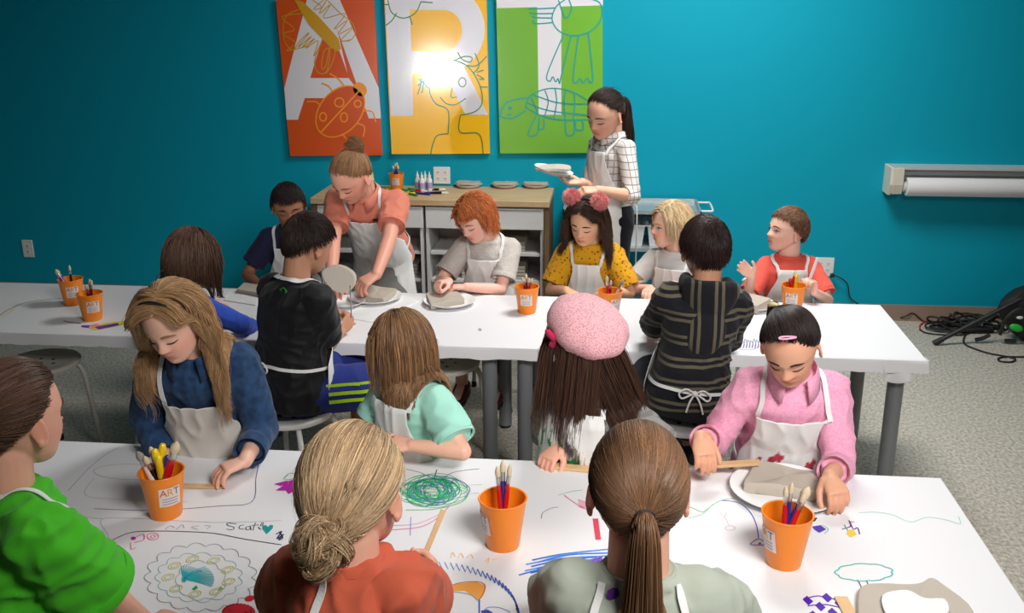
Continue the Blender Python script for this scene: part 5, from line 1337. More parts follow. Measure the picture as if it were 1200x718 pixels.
    strands_mesh(W, r*rng.uniform(.7, 1.3, n), np.clip(col, .001, 1), 'strands', root, hair_mat(rough), taper)
    tw = p.M @ Vector(tie)
    if style in ('pony', 'bun'):
        if style == 'pony': G().lathe([(.010, -.006), (.0155, -.004), (.0175, 0), (.0155, .004), (.010, .006)], tw, 16, M=(p.R @ Vector((0, -1, .15))).to_track_quat('Z', 'Y').to_matrix().to_4x4()).build('hair_tie', mat('hair_tie_fabric', srgb(*(tie_col or (30, 20, 20))), .7), root)
        tn = tail_n or n//3; st = 18; rn = rng.normal(size=(tn, 3)); cl = snoise(rn, 1.5, 5)
        P = np.zeros((tn, st, 3)); R0 = rn/np.linalg.norm(rn, axis=1)[:, None]*rng.uniform(0, 1, tn)[:, None]**.5
        if style == 'pony':
            cur = np.array(tw)+R0*.014; out = np.array(p.R @ Vector((0, -1, .1))); vel = np.tile(out, (tn, 1))+R0*.5
            L_ = tail*(1+rng.uniform(-.35, .1, tn))
            bc = [(np.array(p.N), .075*p.s), (np.array(p.P+p.up*.75*p.sp), .115*p.s), (np.array(p.P+p.up*.5*p.sp), .11*p.s)]
            for k in range(st):
                P[:, k] = cur; f = k/(st-1); tgt = np.array(tw)+np.array((0, 0, -1))*tail*f+out*tail_out+R0*tail_r*(1.5 if f < .6 else 1.5*(1-f)+.5)
                vel = vel*.6+np.array((0, 0, -1))*.55+(tgt-cur)*3*f; vel /= np.linalg.norm(vel, axis=1)[:, None]; cur = cur+vel*(L_/(st-1))[:, None]
                for cc, R_ in bc:
                    v = cur-cc; dd_ = np.linalg.norm(v, axis=1); i2 = dd_ < R_; cur = np.where(i2[:, None], cc+v/dd_[:, None]*R_, cur)
        else:
            ax = rng.uniform(0, 2*PI, tn); br = tail_r*rng.uniform(.55, 1.0, tn); tl = rng.uniform(-.9, .9, tn)
            out = np.array(p.R @ Vector((0, -1, .35))); out /= np.linalg.norm(out); X_ = np.array(p.R @ Vector((1, 0, 0))); Y_ = np.cross(out, X_)
            axn = out[None]*1.0+rn/np.linalg.norm(rn, axis=1)[:, None]*bun_mess; ci = rng.integers(0, 14, tn); axn = axn[ci]+rn*.12; axn /= np.linalg.norm(axn, axis=1)[:, None]; e1 = np.cross(axn, X_+Y_*.3); e1 /= np.linalg.norm(e1, axis=1)[:, None]; e2 = np.cross(axn, e1)
            co = rng.normal(size=(14, 3))[ci]*tail_r*.28
            for k in range(st):
                a = ax+k/(st-1)*4.6
                P[:, k] = np.array(tw)+out*(tail_r*.5)+co*(bun_mess > .5)+e1*(br*np.cos(a))[:, None]+e2*(br*np.sin(a))[:, None]+axn*(br*tl*.35)[:, None]+rn*.002
        mix = rng.dirichlet(np.ones(len(c0))*.7, tn); col = (mix @ c0)*rng.uniform(.65, 1.25, tn)[:, None]
        strands_mesh(P, r*1.1*rng.uniform(.7, 1.3, tn), np.clip(col, .001, 1), 'ponytail' if style == 'pony' else 'bun', root, hair_mat(rough), .3)
    if flyaway:
        k = 10; fw = rng.normal(size=(flyaway, 3)); st0 = rng.integers(0, n, flyaway); Pf = np.zeros((flyaway, k, 3)); b = W[st0, steps//3]; dirs = W[st0, steps//3+1]-b; dirs /= np.linalg.norm(dirs, axis=1)[:, None]+1e-9
        nw = (L0[st0]-EC) @ np.array(p.R).T; nw /= np.linalg.norm(nw, axis=1)[:, None]; amp = rng.uniform(.002, .011, flyaway)
        for i in range(k):
            f = i/(k-1); Pf[:, i] = b+dirs*(f*.045)+nw*(np.sin(f*2.6)*amp)[:, None]+fw*(f*f*.005)
        strands_mesh(Pf, np.full(flyaway, r*.55), np.clip(col[rng.integers(0, len(col), flyaway)]*1.2, 0, 1), 'flyaway_hair', root, hair_mat(rough), .3)
    return root
def seat_for(p, label, m=None, rz=.6, dx=0, dy=0):
    z = p.P.z-.02-.066*p.s-.004
    return stool(p.P.x+dx, p.P.y+dy, z, rz, m or M_stool, label)
DN = (0, 0, -1)
HC = dict(black=[(28, 20, 18), (44, 32, 28), (20, 15, 14)], dkbrown=[(60, 40, 30), (82, 56, 42), (44, 30, 24)], brown=[(104, 74, 52), (132, 98, 70), (78, 54, 38)], ltbrown=[(160, 126, 90), (190, 156, 116), (122, 92, 66)],
          blond=[(208, 178, 138), (228, 204, 168), (170, 138, 104)], dblond=[(172, 142, 108), (214, 186, 148), (128, 100, 74)], red=[(188, 104, 56), (214, 138, 84), (146, 74, 36)])
def hand_thing(): pass

# 1 standing adult ---------------------------------------------------------
def p_standing():
    y = 4.85
    p = make_person('standing young woman with long dark hair and plaid shirt, carrying a paper plate', 0, ony(709, 132, y), (142, 22, -3), 128, 2, s=.93, hh=.222, adult=True, seated=False,
        wr=[ony(700, 223, 4.60), ony(682, 214, 4.70)], hint=[ony(765, 232, 4.8), ony(700, 240, 5.1)], hand=[((-.9, -.3, .05), (0, .3, -1), .5), ((-1, -.1, .0), (0, 0, 1), .25)], skin=(226, 176, 150), breadth=.84)
    pants(p, fabric('black_trousers', (24, 26, 34)), length=1.9)
    shirt(p, fabric('white_plaid_cotton', (222, 218, 214), kind='plaid', c2=(90, 84, 96)), 1.2, -.2, collar='shirt', seed=2, sleeve_r=.050)
    apron(p, .84, -.12, .6, 1.35, skirt=(.36, .05), tie='bow', tail=.35, drop=.01)
    shoes(p, fabric('dark_shoe_cloth', (30, 30, 32)))
    face(p, 'down', (50, 34, 28)); 
    hair(p, 'pony', HC['dkbrown'][:1]+HC['black'], r=.0013, n=2600, tie=(-.20, -.43, .62), tail=.24, tail_r=.06, tail_out=.05, tail_n=3000, seed=4, front=.89, temple=.70, flyaway=60)
    return p
p1 = p_standing()
c = (p1.hd[1]+Vector((-.05, 0, .022)))
plate(c, .095, 'paper plate carried in the hand of the standing woman in plaid', tilt=Matrix.Rotation(.22, 3, 'Y'))
slab([(c.x+a*.085, c.y+b*.07) for a, b in ((-1, -.6), (-.6, -1), (.7, -1), (1, -.5), (.9, .6), (.2, .9), (-.7, .8))], c.z+.021, .012, 'thin clay slab on the plate carried by the standing woman', seed=31)

# 2 woman in salmon --------------------------------------------------------
p = make_person('woman in a salmon shirt with her hair up, bending over the table and pointing', 0, ony(411, 206, 4.44), (150, 40, -6), 172, 34, s=1.0, hh=.226, adult=True,
    wr=[ony(441, 322, 4.12), ony(388, 332, 4.2)], hint=[ony(505, 300, 4.45), ony(350, 320, 4.6)], hand=[((-.6, -.5, -.3), (-.2, .1, -1), .45), ((.3, -.8, -.1), DN, .3)], skin=(222, 160, 138), knees=[(-1.2, 4.62, .32), (-1.0, 4.62, .32)], breadth=1.02)
pants(p, fabric('grey_trousers', (110, 108, 104)), length=1.9)
shirt(p, fabric('salmon_cotton', (214, 128, 106), var=.05), .62, -.2, collar='shirt', seed=3, sleeve_r=.060, flare=1.05, amp=.006)
a_ = apron(p, .80, -.1, .66, 1.4, tie='plain', skirt=(.34, .02))
face(p, 'down', (130, 90, 60)); shoes(p, fabric('brown_shoe_cloth', (70, 50, 40)))
n0 = p.N+p.F*.03; q = p.N-p.up*.005+p.X*-.075+p.F*.06-p.up*.06
G().box((-.014, -.003, -.006), (.014, .003, .006), M=Matrix.Translation(q+p.F*.05) @ p.T.to_4x4()).build('strap_buckle', M_black, a_)
q = p.M @ Vector((-.40, -.06, .22)); G().tube([q+p.T @ Vector((0, .022*math.cos(t), .028*math.sin(t))) for t in np.linspace(0, 6.28, 20)], .0012, 6).build('hoop_earring', M_fer, p.root)
hair(p, 'bun', HC['brown']+[(172, 130, 90), (150, 108, 74)], r=.0011, n=2600, tie=(0, -.42, .88), tail_r=.032, tail_n=700, seed=5, front=.86, temple=.68, messy=.2, flyaway=80, lift=.06)
salmon = p

# 3 navy boy ---------------------------------------------------------------
p = make_person('boy with short black hair in a navy T-shirt behind the rear table', 0, ony(338, 240, 4.58), (200, 18, 4), 190, 6, s=1.05, hh=.205,
    wr=[ony(352, 322, 4.3), ony(304, 334, 4.42)], hint=[ony(375, 325, 4.6), ony(278, 325, 4.62)], hand=[None, ((.4, -.8, -.2), DN, .3)], skin=(176, 122, 92))
pants(p, fabric('dark_trousers', (36, 38, 48))); shirt(p, fabric('navy_cotton', (38, 40, 72)), .66, seed=4, sleeve_r=.05, flare=1.1)
# printed shape on the shirt chest
Vp, Fp = [], []
for j in range(9):
    for i in range(9):
        q = torso_pt(p, .62-.42*j/8, -.55+.8*i/8, .022); loc, nn, _, d = p.bvh.find_nearest(q); Vp.append(loc+nn*.0018)
Fp = [(j*9+i, (j+1)*9+i, (j+1)*9+i+1, j*9+i+1) for j in range(8) for i in range(8) if math.hypot(i-3.5, j-3.5) < 4.3]
G().add(Vp, Fp).build('shirt_print', fabric('blue_print', (34, 92, 190), kind='floral', c2=(190, 200, 215)), p.shirt)
apron(p, .8, -.1, .5, 1.2, tie='plain'); face(p, 'down', (30, 22, 20))
hair(p, 'short', HC['black'], length=.028, n=4200, r=.0013, seed=6, front=.79, fringe=True, side=.47, back=.25, lift=.07, cap=1.05, droop=.5)
shoes(p, M_black); seat_for(p, 'white stool under the boy in the navy T-shirt')

# 4 blue girl --------------------------------------------------------------
p = make_person('girl seen from behind with straight brown hair and a blue long-sleeved top', 0, ony(224, 298, 3.50), (-22, 22, 0), -24, 12, s=1.05, hh=.2,
    wr=[ony(255, 356, 3.95), ony(296, 383, 3.72)], hint=[ony(170, 400, 3.5), ony(262, 380, 3.2)], hand=[((.5, .6, -.1), DN, .3), ((.7, .6, -.1), DN, .3)], skin=(220, 170, 145))
pants(p, fabric('dark_leggings', (60, 50, 55))); shirt(p, fabric('royal_blue_cotton', (42, 76, 178)), 1.95, seed=5)
a_ = apron(p, .7, -.1, tie='plain')
hair(p, 'long', HC['dkbrown']+[(96, 68, 50)], length=.25, n=4500, r=.0013, seed=7, lift=.05, wave=.01, back=.1, messy=.04)
shoes(p, M_black); seat_for(p, 'grey stool under the girl in the blue long-sleeved top', M_stoolg)

# 5 black boy --------------------------------------------------------------
p = make_person('boy in a black T-shirt and blue shorts with lime stripes, back turned', 0, ony(362, 283, 3.42), (-38, 24, 0), -34, 10, s=1.2, hh=.208,
    wr=[ony(392, 372, 3.75), ony(398, 388, 3.62)], hint=[ony(330, 400, 3.6), ony(372, 430, 3.3)], hand=[((.3, .8, 0), DN, .6), ((.35, .7, .35), (-.8, .3, 0), .8)], skin=(196, 142, 112), knees=[(-1.02, 3.75, .47), (-.83, 3.55, .46)])
m_sh = fabric('blue_shorts', (34, 48, 120)); sh = pants(p, m_sh, 'shorts', .86, (.072, .070, .06), amp=.006)
# lime stripes along the outer side of the right thigh
shb = BVHTree.FromPolygons([v.co+Vector(p.root.location) for v in sh.data.vertices], [tuple(f.vertices) for f in sh.data.polygons])
for k in range(3):
    g = G(); P = []; a, b = p.hip[1], p.kn[1]; dd = (b-a).normalized(); out = (p.latf*.9+Vector((0, 0, .1))).normalized(); up_ = out.cross(dd)
    for i in range(14):
        t = .12+.70*i/13; c = a.lerp(b, t)+out*.3+Vector((0, 0, 1))*(.034-.03*k); hit_ = shb.ray_cast(c, -out)
        if hit_[0]: P.append((hit_[0], hit_[1]))
    V_ = []
    for i, (q, n) in enumerate(P): V_ += [q+n*.002+Vector((0, 0, .007)), q+n*.002-Vector((0, 0, .007))]
    if len(P) > 2: G().add(V_, [(2*i, 2*i+1, 2*i+3, 2*i+2) for i in range(len(P)-1)]).build('lime_stripe', fabric('lime_trim', (190, 235, 30)), sh)
e = p.hip[1].lerp(p.kn[1], .84); Mq = (p.kn[1]-p.hip[1]).to_track_quat('Z', 'Y').to_matrix().to_4x4()
G().lathe([(.084, -.010), (.0885, 0), (.084, .014)], e, 30, M=Mq, cap=(False, False)).build('lime_hem', fabric('lime_hem', (185, 230, 30)), sh)
shirt(p, fabric('black_athletic_knit', (20, 21, 25), .6), .72, -.2, seed=6, sleeve_r=.052, amp=.006, flare=1.05)
a_ = apron(p, .7, -.1, tie='bow', drop=.0, tail=.05, waist=.22)
Vt = torso_pt(p, .92, PI-.32, .012); loc, nn, _, d = p.bvh.find_nearest(Vt)
G().tube([loc+nn*.002+p.X*.02*math.cos(t)+p.up*.009*math.sin(t) for t in np.linspace(0, 6.28, 18)], .0013, 6).tube([loc+nn*.002+p.X*.012*math.cos(t)+p.up*.013*math.sin(t) for t in np.linspace(0, 6.28, 18)], .0013, 6).build('green_emblem', mat('green_print', srgb(40, 150, 60), .6), p.shirt)
hair(p, 'short', HC['black'][:2]+[(54, 38, 30)], length=.035, n=4200, r=.0012, seed=8, side=.56, back=.25, lift=.035, cap=1.03, droop=.35)
shoes(p, M_black); seat_for(p, 'white round stool under the boy in the black T-shirt', rz=.5)
tool = p.hd[1]+Vector((.01, .01, .0))
tag(G().tube([tool-Vector((0, 0, .02)), tool+Vector((.002, .0, .125))], .0028, 8).build('clay_needle', M_fer, origin=tool), 'thin metal clay tool held upright by the boy in black', 'tool')

# 6 red-haired child -------------------------------------------------------
p = make_person('red-haired child in a pale grey T-shirt and white apron looking down at a clay slab', 0, ony(557, 254, 4.40), (146, 30, 6), 176, 12, s=1.02, hh=.205,
    wr=[ony(546, 336, 4.24), ony(526, 330, 4.2)], hint=[ony(620, 345, 4.4), ony(495, 340, 4.55)], hand=[((-1, -.1, .0), DN, .4), ((-.6, -.6, .1), (.3, 0, -1), .7)], skin=(238, 186, 168))
pants(p, fabric('grey_speckled_leggings', (92, 88, 90), kind='heather', c2=(60, 56, 60)), length=1.75)
shirt(p, fabric('pale_heather_knit', (206, 200, 194), kind='heather', c2=(184, 178, 172)), .72, seed=7, sleeve_r=.050, flare=1.08)
apron(p, .82, -.1, .5, 1.15, tie='plain'); face(p, 'down', (170, 100, 60))
hair(p, 'long', HC['red'], length=.12, n=5200, r=.0011, seed=9, ymax=.2, lift=.14, wave=.02, part=.1, messy=.2, cap=1.06, front=.80, flyaway=120, lenvar=.5, face_push=.95)
shoes(p, fabric('dark_red_boot', (90, 30, 36)), M_black); seat_for(p, 'dark stool under the red-haired child', M_stoolg)

# 7 pompom girl ------------------------------------------------------------
p = make_person('girl with long dark hair and a pink pompom headband, wearing a mustard top and apron', 0, ony(688, 258, 4.45), (158, 20, -4), 172, 4, s=.98, hh=.205,
    wr=[ony(712, 342, 4.30), ony(664, 340, 4.30)], hint=[ony(745, 335, 4.5), ony(645, 330, 4.5)], hand=[((-.7, -.6, -.1), DN, .35), ((.6, -.7, -.1), DN, .35)], skin=(226, 176, 142))
pants(p, fabric('dark_leggings', (50, 48, 56))); shirt(p, fabric('mustard_floral', (212, 156, 30), kind='floral', c2=(140, 86, 24)), .8, seed=8, sleeve_r=.055, flare=1.1)
apron(p, .78, -.1, .45, .95, tie='plain', neck=True); face(p, 'down', (40, 28, 24))
h = hair(p, 'long', HC['dkbrown']+HC['black'][:1], length=.28, n=4500, r=.0012, ymax=.2, seed=10, lift=.05, wave=.02, part=.03, front=.84, messy=.05, face_push=.95)
hb = []
for t in np.linspace(-1.5, 1.5, 22): hb.append(p.M @ Vector((.40*math.sin(t), -.02, .545+.50*math.cos(t))))
band = empty('pompom_headband', p.M @ Vector((0, 0, 1.05)), 'headband with two fluffy pink pompoms on the head of the girl in mustard', 'headband')
G().tube(hb, .004, 8).build('band', M_black, band)
M_pom = mat('pink_pom_fluff', srgb(238, 158, 156), .95, sheen=.5)
for i, sx in enumerate((-1, 1)):
    c = p.M @ Vector((sx*.33, .0, 1.04)); rng = np.random.default_rng(i); n_ = 1500; u = rng.normal(size=(n_, 3)); u /= np.linalg.norm(u, axis=1)[:, None]
    g = G().ball(c, .030, 16, 10); g.build('pompom', M_pom, band)
    P_ = np.array(c)+u[:, None, :]*np.linspace(.014, 1, 4)[None, :, None]*(.043*rng.uniform(.85, 1.1, n_))[:, None, None]+rng.normal(size=(n_, 4, 3))*.0015
    strands_mesh(P_, np.full(n_, .0011), np.tile(np.array(srgb(240, 160, 158)), (n_, 1))*rng.uniform(.8, 1.15, (n_, 1)), 'pompom_fluff', band, hair_mat(.9), .6)
shoes(p, M_black); seat_for(p, 'white stool under the girl in the mustard top')

# 8 blond child ------------------------------------------------------------
p = make_person('child with short blond hair in a pale T-shirt, turned in profile to the left', 0, ony(787, 262, 4.52), (112, 4, 0), 160, 4, s=.98, hh=.205,
    wr=[ony(800, 338, 4.35), ony(762, 338, 4.38)], hint=[ony(830, 335, 4.5), ony(740, 320, 4.6)], hand=[None, ((-.2, -.9, 0), DN, .3)], skin=(236, 188, 166))
pants(p, fabric('dark_leggings', (60, 60, 70))); shirt(p, fabric('pale_grey_cotton', (208, 206, 206)), .72, seed=9, sleeve_r=.048, cuff=(fabric('striped_cuff', (150, 130, 100), kind='stripes', c2=(225, 222, 215)), .022, .002))
apron(p, .82, -.1, .5, 1.2, tie='plain'); face(p, 'open', (170, 130, 90), 'blue')
hair(p, 'long', HC['blond'], length=.16, n=4200, r=.0012, seed=11, lift=.06, wave=.012, part=-.1, front=.82, face_push=1.0, messy=.07, flyaway=40, lenvar=.35)
shoes(p, M_black); seat_for(p, 'white stool under the blond child')

# 9 hoodie boy -------------------------------------------------------------
p = make_person('boy with short dark hair seen from behind in a black hooded sweatshirt with olive stripes', 0, ony(826, 289, 3.42), (14, 14, 0), 8, 5, lean_roll=8, s=1.15, hh=.21,
    wr=[ony(765, 378, 3.72), ony(845, 378, 3.74)], hint=[ony(735, 440, 3.4), ony(850, 440, 3.4)], hand=[((.2, .9, 0), DN, .4), ((-.2, .9, 0), DN, .4)], skin=(200, 146, 116), breadth=.92)
pants(p, fabric('dark_jeans', (34, 40, 60), kind='denim', c2=(24, 28, 44)))
m_st = fabric('striped_fleece', (26, 26, 32), kind='stripes', c2=(96, 90, 74))
shirt(p, m_st, 1.9, -.2, seed=10, sleeve_r=.054, loose=1.5, amp=.007, collar='none')
# hood lying on the back
g = G(); rings = []; c0 = p.N-p.up*.01
for i in range(17):
    t = -2.35+4.7*i/16; d = -p.F*math.cos(t)+p.X*math.sin(t); rr = .060+.004*math.cos(t); th = .030+.026*max(0, math.cos(t)); drop = .075*max(0, math.cos(t))**1.2
    ctr = c0+d*rr*1.15-p.up*drop+p.up*.012; u2 = (p.up*1.0+d*.4).normalized()
    rings.append([ctr+d*th*.8*math.cos(q)+u2*th*(1.3+.9*max(0, math.cos(t)))*math.sin(q) for q in [2*PI*j/18 for j in range(18)]])
g.loft(rings); g.ball(c0-p.F*.088-p.up*.13, 1, 20, 12, M=(p.T @ Matrix.Diagonal((.070, .044, .095))).to_4x4())
V, F, N = remesh(g, .006, 8); V = folds(V, N, .006, 4, 30); mk('hood', V, F, fabric('striped_hood_fleece', (26, 26, 32), kind='stripes', c2=(96, 90, 74), axis='X'), p.shirt)
a_ = apron(p, .7, -.1, tie='bow', waist=.08, tail=.0)
hair(p, 'short', HC['black'][:2]+[(56, 36, 34)], length=.035, n=4800, r=.0012, seed=12, side=.52, back=.2, lift=.055, cap=1.04, droop=.4)
shoes(p, M_black); seat_for(p, 'white stool under the boy in the striped sweatshirt')

# 10 red shirt boy ---------------------------------------------------------
p = make_person('small boy in a coral red T-shirt, head turned left and both hands raised', 0, ony(923, 268, 4.50), (112, -4, 0), 184, 0, s=.92, hh=.198,
    wr=[ony(954, 342, 4.28), ony(881, 323, 4.30)], hint=[ony(985, 360, 4.5), ony(880, 365, 4.6)], hand=[((-.15, -.1, 1), (-.9, -.4, 0), .65), ((-.75, -.2, .75), (-.1, -1, .1), .12)], skin=(240, 192, 172))
pants(p, fabric('grey_shorts', (90, 92, 100)), length=.9); shirt(p, fabric('coral_cotton', (232, 96, 82)), .8, seed=11, sleeve_r=.047, flare=1.12)
apron(p, .86, -.1, .5, 1.2, tie='plain'); face(p, 'open', (90, 62, 44), 'brown')
hair(p, 'short', [(96, 64, 44), (124, 86, 60), (72, 48, 34)], length=.022, n=5000, r=.0012, seed=13, side=.53, back=.26, lift=.03, front=.83, fringe=True, droop=.5)
shoes(p, M_black); 
ch = empty('child_chair', (p.P.x, p.P.y, 0), 'white tubular chair of the boy in the coral red T-shirt, posts beside his arms', 'chair')
z0 = p.P.z-.02-.066*p.s-.004; G().box((p.P.x-.16, p.P.y-.15, z0-.018), (p.P.x+.16, p.P.y+.15, z0), bev=.006).build('seat', M_stool, ch)
tz = ony(882, 332, p.P.y+.14).z
for sx in (-1, 1):
    G().tube(smooth_path([(p.P.x+sx*.165, p.P.y-.13, z0-.01), (p.P.x+sx*.165, p.P.y-.14, z0-.05), (p.P.x+sx*.18, p.P.y-.16, .01)], 5), .010, 10).build('leg', M_stool, ch)
    G().tube([(p.P.x+sx*.165, p.P.y+.14, tz), (p.P.x+sx*.165, p.P.y+.14, z0-.01), (p.P.x+sx*.18, p.P.y+.18, .01)], .010, 10).build('leg_and_back_post', M_stool, ch)
G().tube(smooth_path([(p.P.x-.165, p.P.y+.14, tz), (p.P.x-.15, p.P.y+.145, tz+.02), (p.P.x+.15, p.P.y+.145, tz+.02), (p.P.x+.165, p.P.y+.14, tz)], 5), .010, 10).build('back_rail', M_stool, ch)

q = p.hd[0]+Vector((0, -.005, 0)); tag(G().box((-.006, -.0025, -.03), (.006, .0025, .1), bev=.001, M=Matrix.Translation(q) @ Matrix.Rotation(.25, 4, 'Y')).build('wooden_stick', M_plate, origin=q), 'pale stick held in the hand of the boy in the coral red T-shirt', 'stick')



# 11 denim girl ------------------------------------------------------------
p = make_person('girl with very long honey-brown hair in a denim shirt, looking down', 0, ony(203, 374, 2.47), (172, 28, 6), 184, 22, s=1.08, hh=.206, voxel=.003,
    wr=[ony(287, 540, 2.42), ony(196, 548, 2.50)], hint=[ony(335, 520, 2.75), ony(140, 520, 2.8)], hand=[((-.75, -.65, -.12), DN, .35), ((.6, -.7, -.1), DN, .5)], skin=(232, 182, 160), seated=False)
pants(p, fabric('magenta_leggings', (130, 30, 90)))
m_dn = fabric('denim_cloth', (44, 74, 112), kind='denim', c2=(30, 54, 88))
shirt(p, m_dn, 1.66, seed=12, sleeve_r=.054, amp=.006, collar='shirt', cuff=(m_dn, .026, .005))
apron(p, .68, -.1, .62, 1.25, base=(.66, .63, .58), tie='plain'); face(p, 'down', (140, 104, 72))
hair(p, 'long', HC['ltbrown']+[(204, 164, 116), (134, 100, 66)], length=.37, n=9000, r=.0009, seed=14, lift=.035, ymax=.12, wave=.05, part=-.03, front=.86, messy=.04, steps=22, face_push=1.0, flyaway=60)
hb = [p.M @ Vector((.385*math.sin(t), .12+.08*math.cos(t), .545+.475*math.cos(t))) for t in np.linspace(-1.35, 1.35, 24)]
tag(G().tube(hb, .003, 8).build('headband', M_black, origin=hb[12]), 'thin dark headband on the long honey-brown hair of the girl in denim', 'headband')
shoes(p, M_black)

# 12 mint girl -------------------------------------------------------------
p = make_person('small girl with shoulder-length brown hair in a mint T-shirt, turned away', 0, ony(472, 402, 2.72), (52, 16, 0), 138, 2, s=.98, hh=.198, neck=.035, arm=.86,
    wr=[ony(482, 522, 2.52), ony(450, 512, 2.62)], hint=[ony(720, 500, 2.62), ony(380, 540, 2.9)], hand=[((-1, 0, .1), (0, .5, -.9), .6), ((.3, -.7, .1), (.7, 0, -.5), .65)], skin=(230, 178, 154), voxel=.0032)
pants(p, fabric('mint_leggings', (150, 205, 190))); shirt(p, fabric('mint_cotton', (164, 222, 204)), .72, seed=13, sleeve_r=.052, flare=1.15, amp=.006)
apron(p, .84, -.2, .62, 1.5, base=(.74, .78, .76), tie='plain')
hair(p, 'long', HC['brown']+[(168, 128, 88)], length=.20, n=6500, r=.001, seed=15, lift=.07, wave=.01, part=.05, back=.1, messy=.04, cap=1.05, flyaway=40)
shoes(p, M_black); seat_for(p, 'white stool under the girl in the mint T-shirt')
mid = (p.hd[0]+p.hd[1])/2
tag(G().box((-.045, -.006, -.004), (.045, .006, .004), bev=.002, M=Matrix.Translation(mid) @ Matrix.Rotation(.6, 4, 'Y')).build('wooden_stick', M_wood, origin=mid), 'short wooden stick in the hands of the girl in mint', 'stick')

# 13 beret girl ------------------------------------------------------------
p = make_person('girl with long dark hair under a pink cap, wearing a green-stained apron', 0, ony(680, 402, 2.70), (52, 0, -8), 158, 2, lean_roll=-4, s=1.05, hh=.2,
    wr=[ony(756, 530, 2.5), ony(655, 524, 2.62)], hint=[ony(790, 520, 2.8), ony(640, 470, 2.9)], hand=[None, ((-.5, -.75, -.25), DN, .5)], skin=(228, 170, 146), voxel=.0032)
pants(p, fabric('dark_leggings', (60, 60, 70))); shirt(p, fabric('grey_ribbed_knit', (132, 132, 130), kind='stripes', c2=(112, 112, 110)), .68, seed=14, sleeve_r=.055, flare=1.1, amp=.006)
apron(p, .9, -.1, .7, 1.25, tie='plain', base=(.72, .72, .70), paint=[(.5, .6, .4, (20, 140, 80), 3), (.1, .72, .36, (20, 140, 80), 8), (-.1, .3, .12, (90, 90, 100), 4)])
hair(p, 'long', HC['dkbrown']+[(70, 44, 34)], length=.33, n=3600, r=.001, seed=16, lift=.02, wave=.02, sweep=(-.05, .22, .12), part=0, steps=20, messy=.05, back=.1, flyaway=40)
# cap: puffy crown, brim and bow
hat = empty('newsboy_cap', p.M @ Vector((0, 0, 1)), 'pink tweed cap with a raspberry bow on the head of the dark-haired girl', 'cap')
Mh = p.M @ Matrix.Translation((0, -.13, .72)) @ Matrix.Rotation(.42, 4, 'X') @ Matrix.Diagonal((1, 1, 1.25, 1))
g = G(); rings = []
for i, (rr, z) in enumerate([(.385, -.16), (.42, -.13), (.49, -.06), (.555, .03), (.57, .10), (.53, .19), (.43, .27), (.27, .325), (.1, .345), (.01, .347)]):
    rings.append([Mh @ Vector((rr*.98*math.sin(t)*(1+.018*math.cos(8*t)), rr*1.1*math.cos(t)*(1+.018*math.cos(8*t)), z)) for t in [2*PI*j/64 for j in range(64)]])
g.loft(rings[::-1]); m_tw = fabric('pink_tweed', (226, 172, 178), kind='tweed', c2=(186, 122, 136)); g.build('cap_crown', m_tw, hat)
g = G(); rings = []
for i in range(17):
    t = -1.15+2.3*i/16; rings.append([Mh @ Vector((r_*math.sin(t), r_*1.12*math.cos(t)*(1+.0), z_)) for r_, z_ in ((.37, -.15), (.40+.13*math.cos(t*1.25), -.19), (.41+.13*math.cos(t*1.25), -.175), (.38, -.12))])
g.loft(rings); g.build('brim', m_tw, hat)
M_rasp = fabric('raspberry_ribbon', (190, 36, 84)); q = Mh @ Vector((-.50, .16, -.03)); g = G(); R3 = p.R
for a, b in (((-.5, .2, .9), .03), ((.3, .5, -.9), .03)):
    d = (R3 @ Vector(a)).normalized(); g.ball(q+d*.022, 1, 12, 8, M=(d.to_track_quat('Z', 'Y').to_matrix() @ Matrix.Diagonal((.015, .010, .023))).to_4x4())
g.ball(q, .008); g.build('bow', M_rasp, hat)
shoes(p, M_black); seat_for(p, 'white stool under the girl in the pink cap')

# 14 pink shirt girl -------------------------------------------------------
p = make_person('girl with black hair and a pink clip in a rolled-sleeve pink shirt', 0, ony(926, 404, 2.60), (164, 33, 6), 180, 18, s=1.06, hh=.202, voxel=.003,
    wr=[ony(972, 558, 2.43), ony(820, 512, 2.55)], hint=[ony(1000, 560, 2.8), ony(830, 560, 2.9)], hand=[((.25, -.85, -.4), (0, .1, -1), .45), ((.2, -.75, -.5), (0, .1, -1), .35)], skin=(214, 160, 130), seated=False)
pants(p, fabric('patterned_leggings', (30, 60, 110), kind='hex'))
m_pk = fabric('pink_chambray', (238, 172, 198), kind='heather', c2=(226, 152, 184))
shirt(p, m_pk, 1.52, seed=15, sleeve_r=.049, amp=.007, collar='shirt', cuff=(m_pk, .024, .006))
apron(p, .76, -.1, .72, 1.15, tie='plain', paint=[(.3, .62, .26, (170, 50, 70), 5), (-.35, .7, .24, (180, 60, 70), 9), (.1, .85, .2, (120, 40, 60), 12)]); face(p, 'down', (30, 20, 18))
hair(p, 'pony', HC['black'], r=.0011, n=5500, tie=(.25, -.42, .80), tail=.05, tail_r=.03, tail_n=900, seed=17, front=.89, temple=.68, lift=.05, tie_col=(200, 190, 140))
q = p.M @ Vector((-.16, .26, .965)); q2 = p.M @ Vector((.03, .30, .98)); clip = [q.lerp(q2, t)+(p.R @ Vector((0, 0, 1)))*.006+(p.R @ Vector((0, 1, 0)))*.006*math.sin(2*PI*t*1.0) for t in np.linspace(0, 1, 10)]
loop = []
ax = (q2-q).normalized(); L_ = (q2-q).length; oy = p.R @ Vector((0, .8, .35)); oy.normalize(); ctr = (q+q2)/2+(p.R @ Vector((0, .35, .9)))*.012
for t in np.linspace(0, 2*PI, 24): loop.append(ctr+ax*math.cos(t)*L_*.55+oy*math.sin(t)*.007*(1+.4*math.cos(t)))
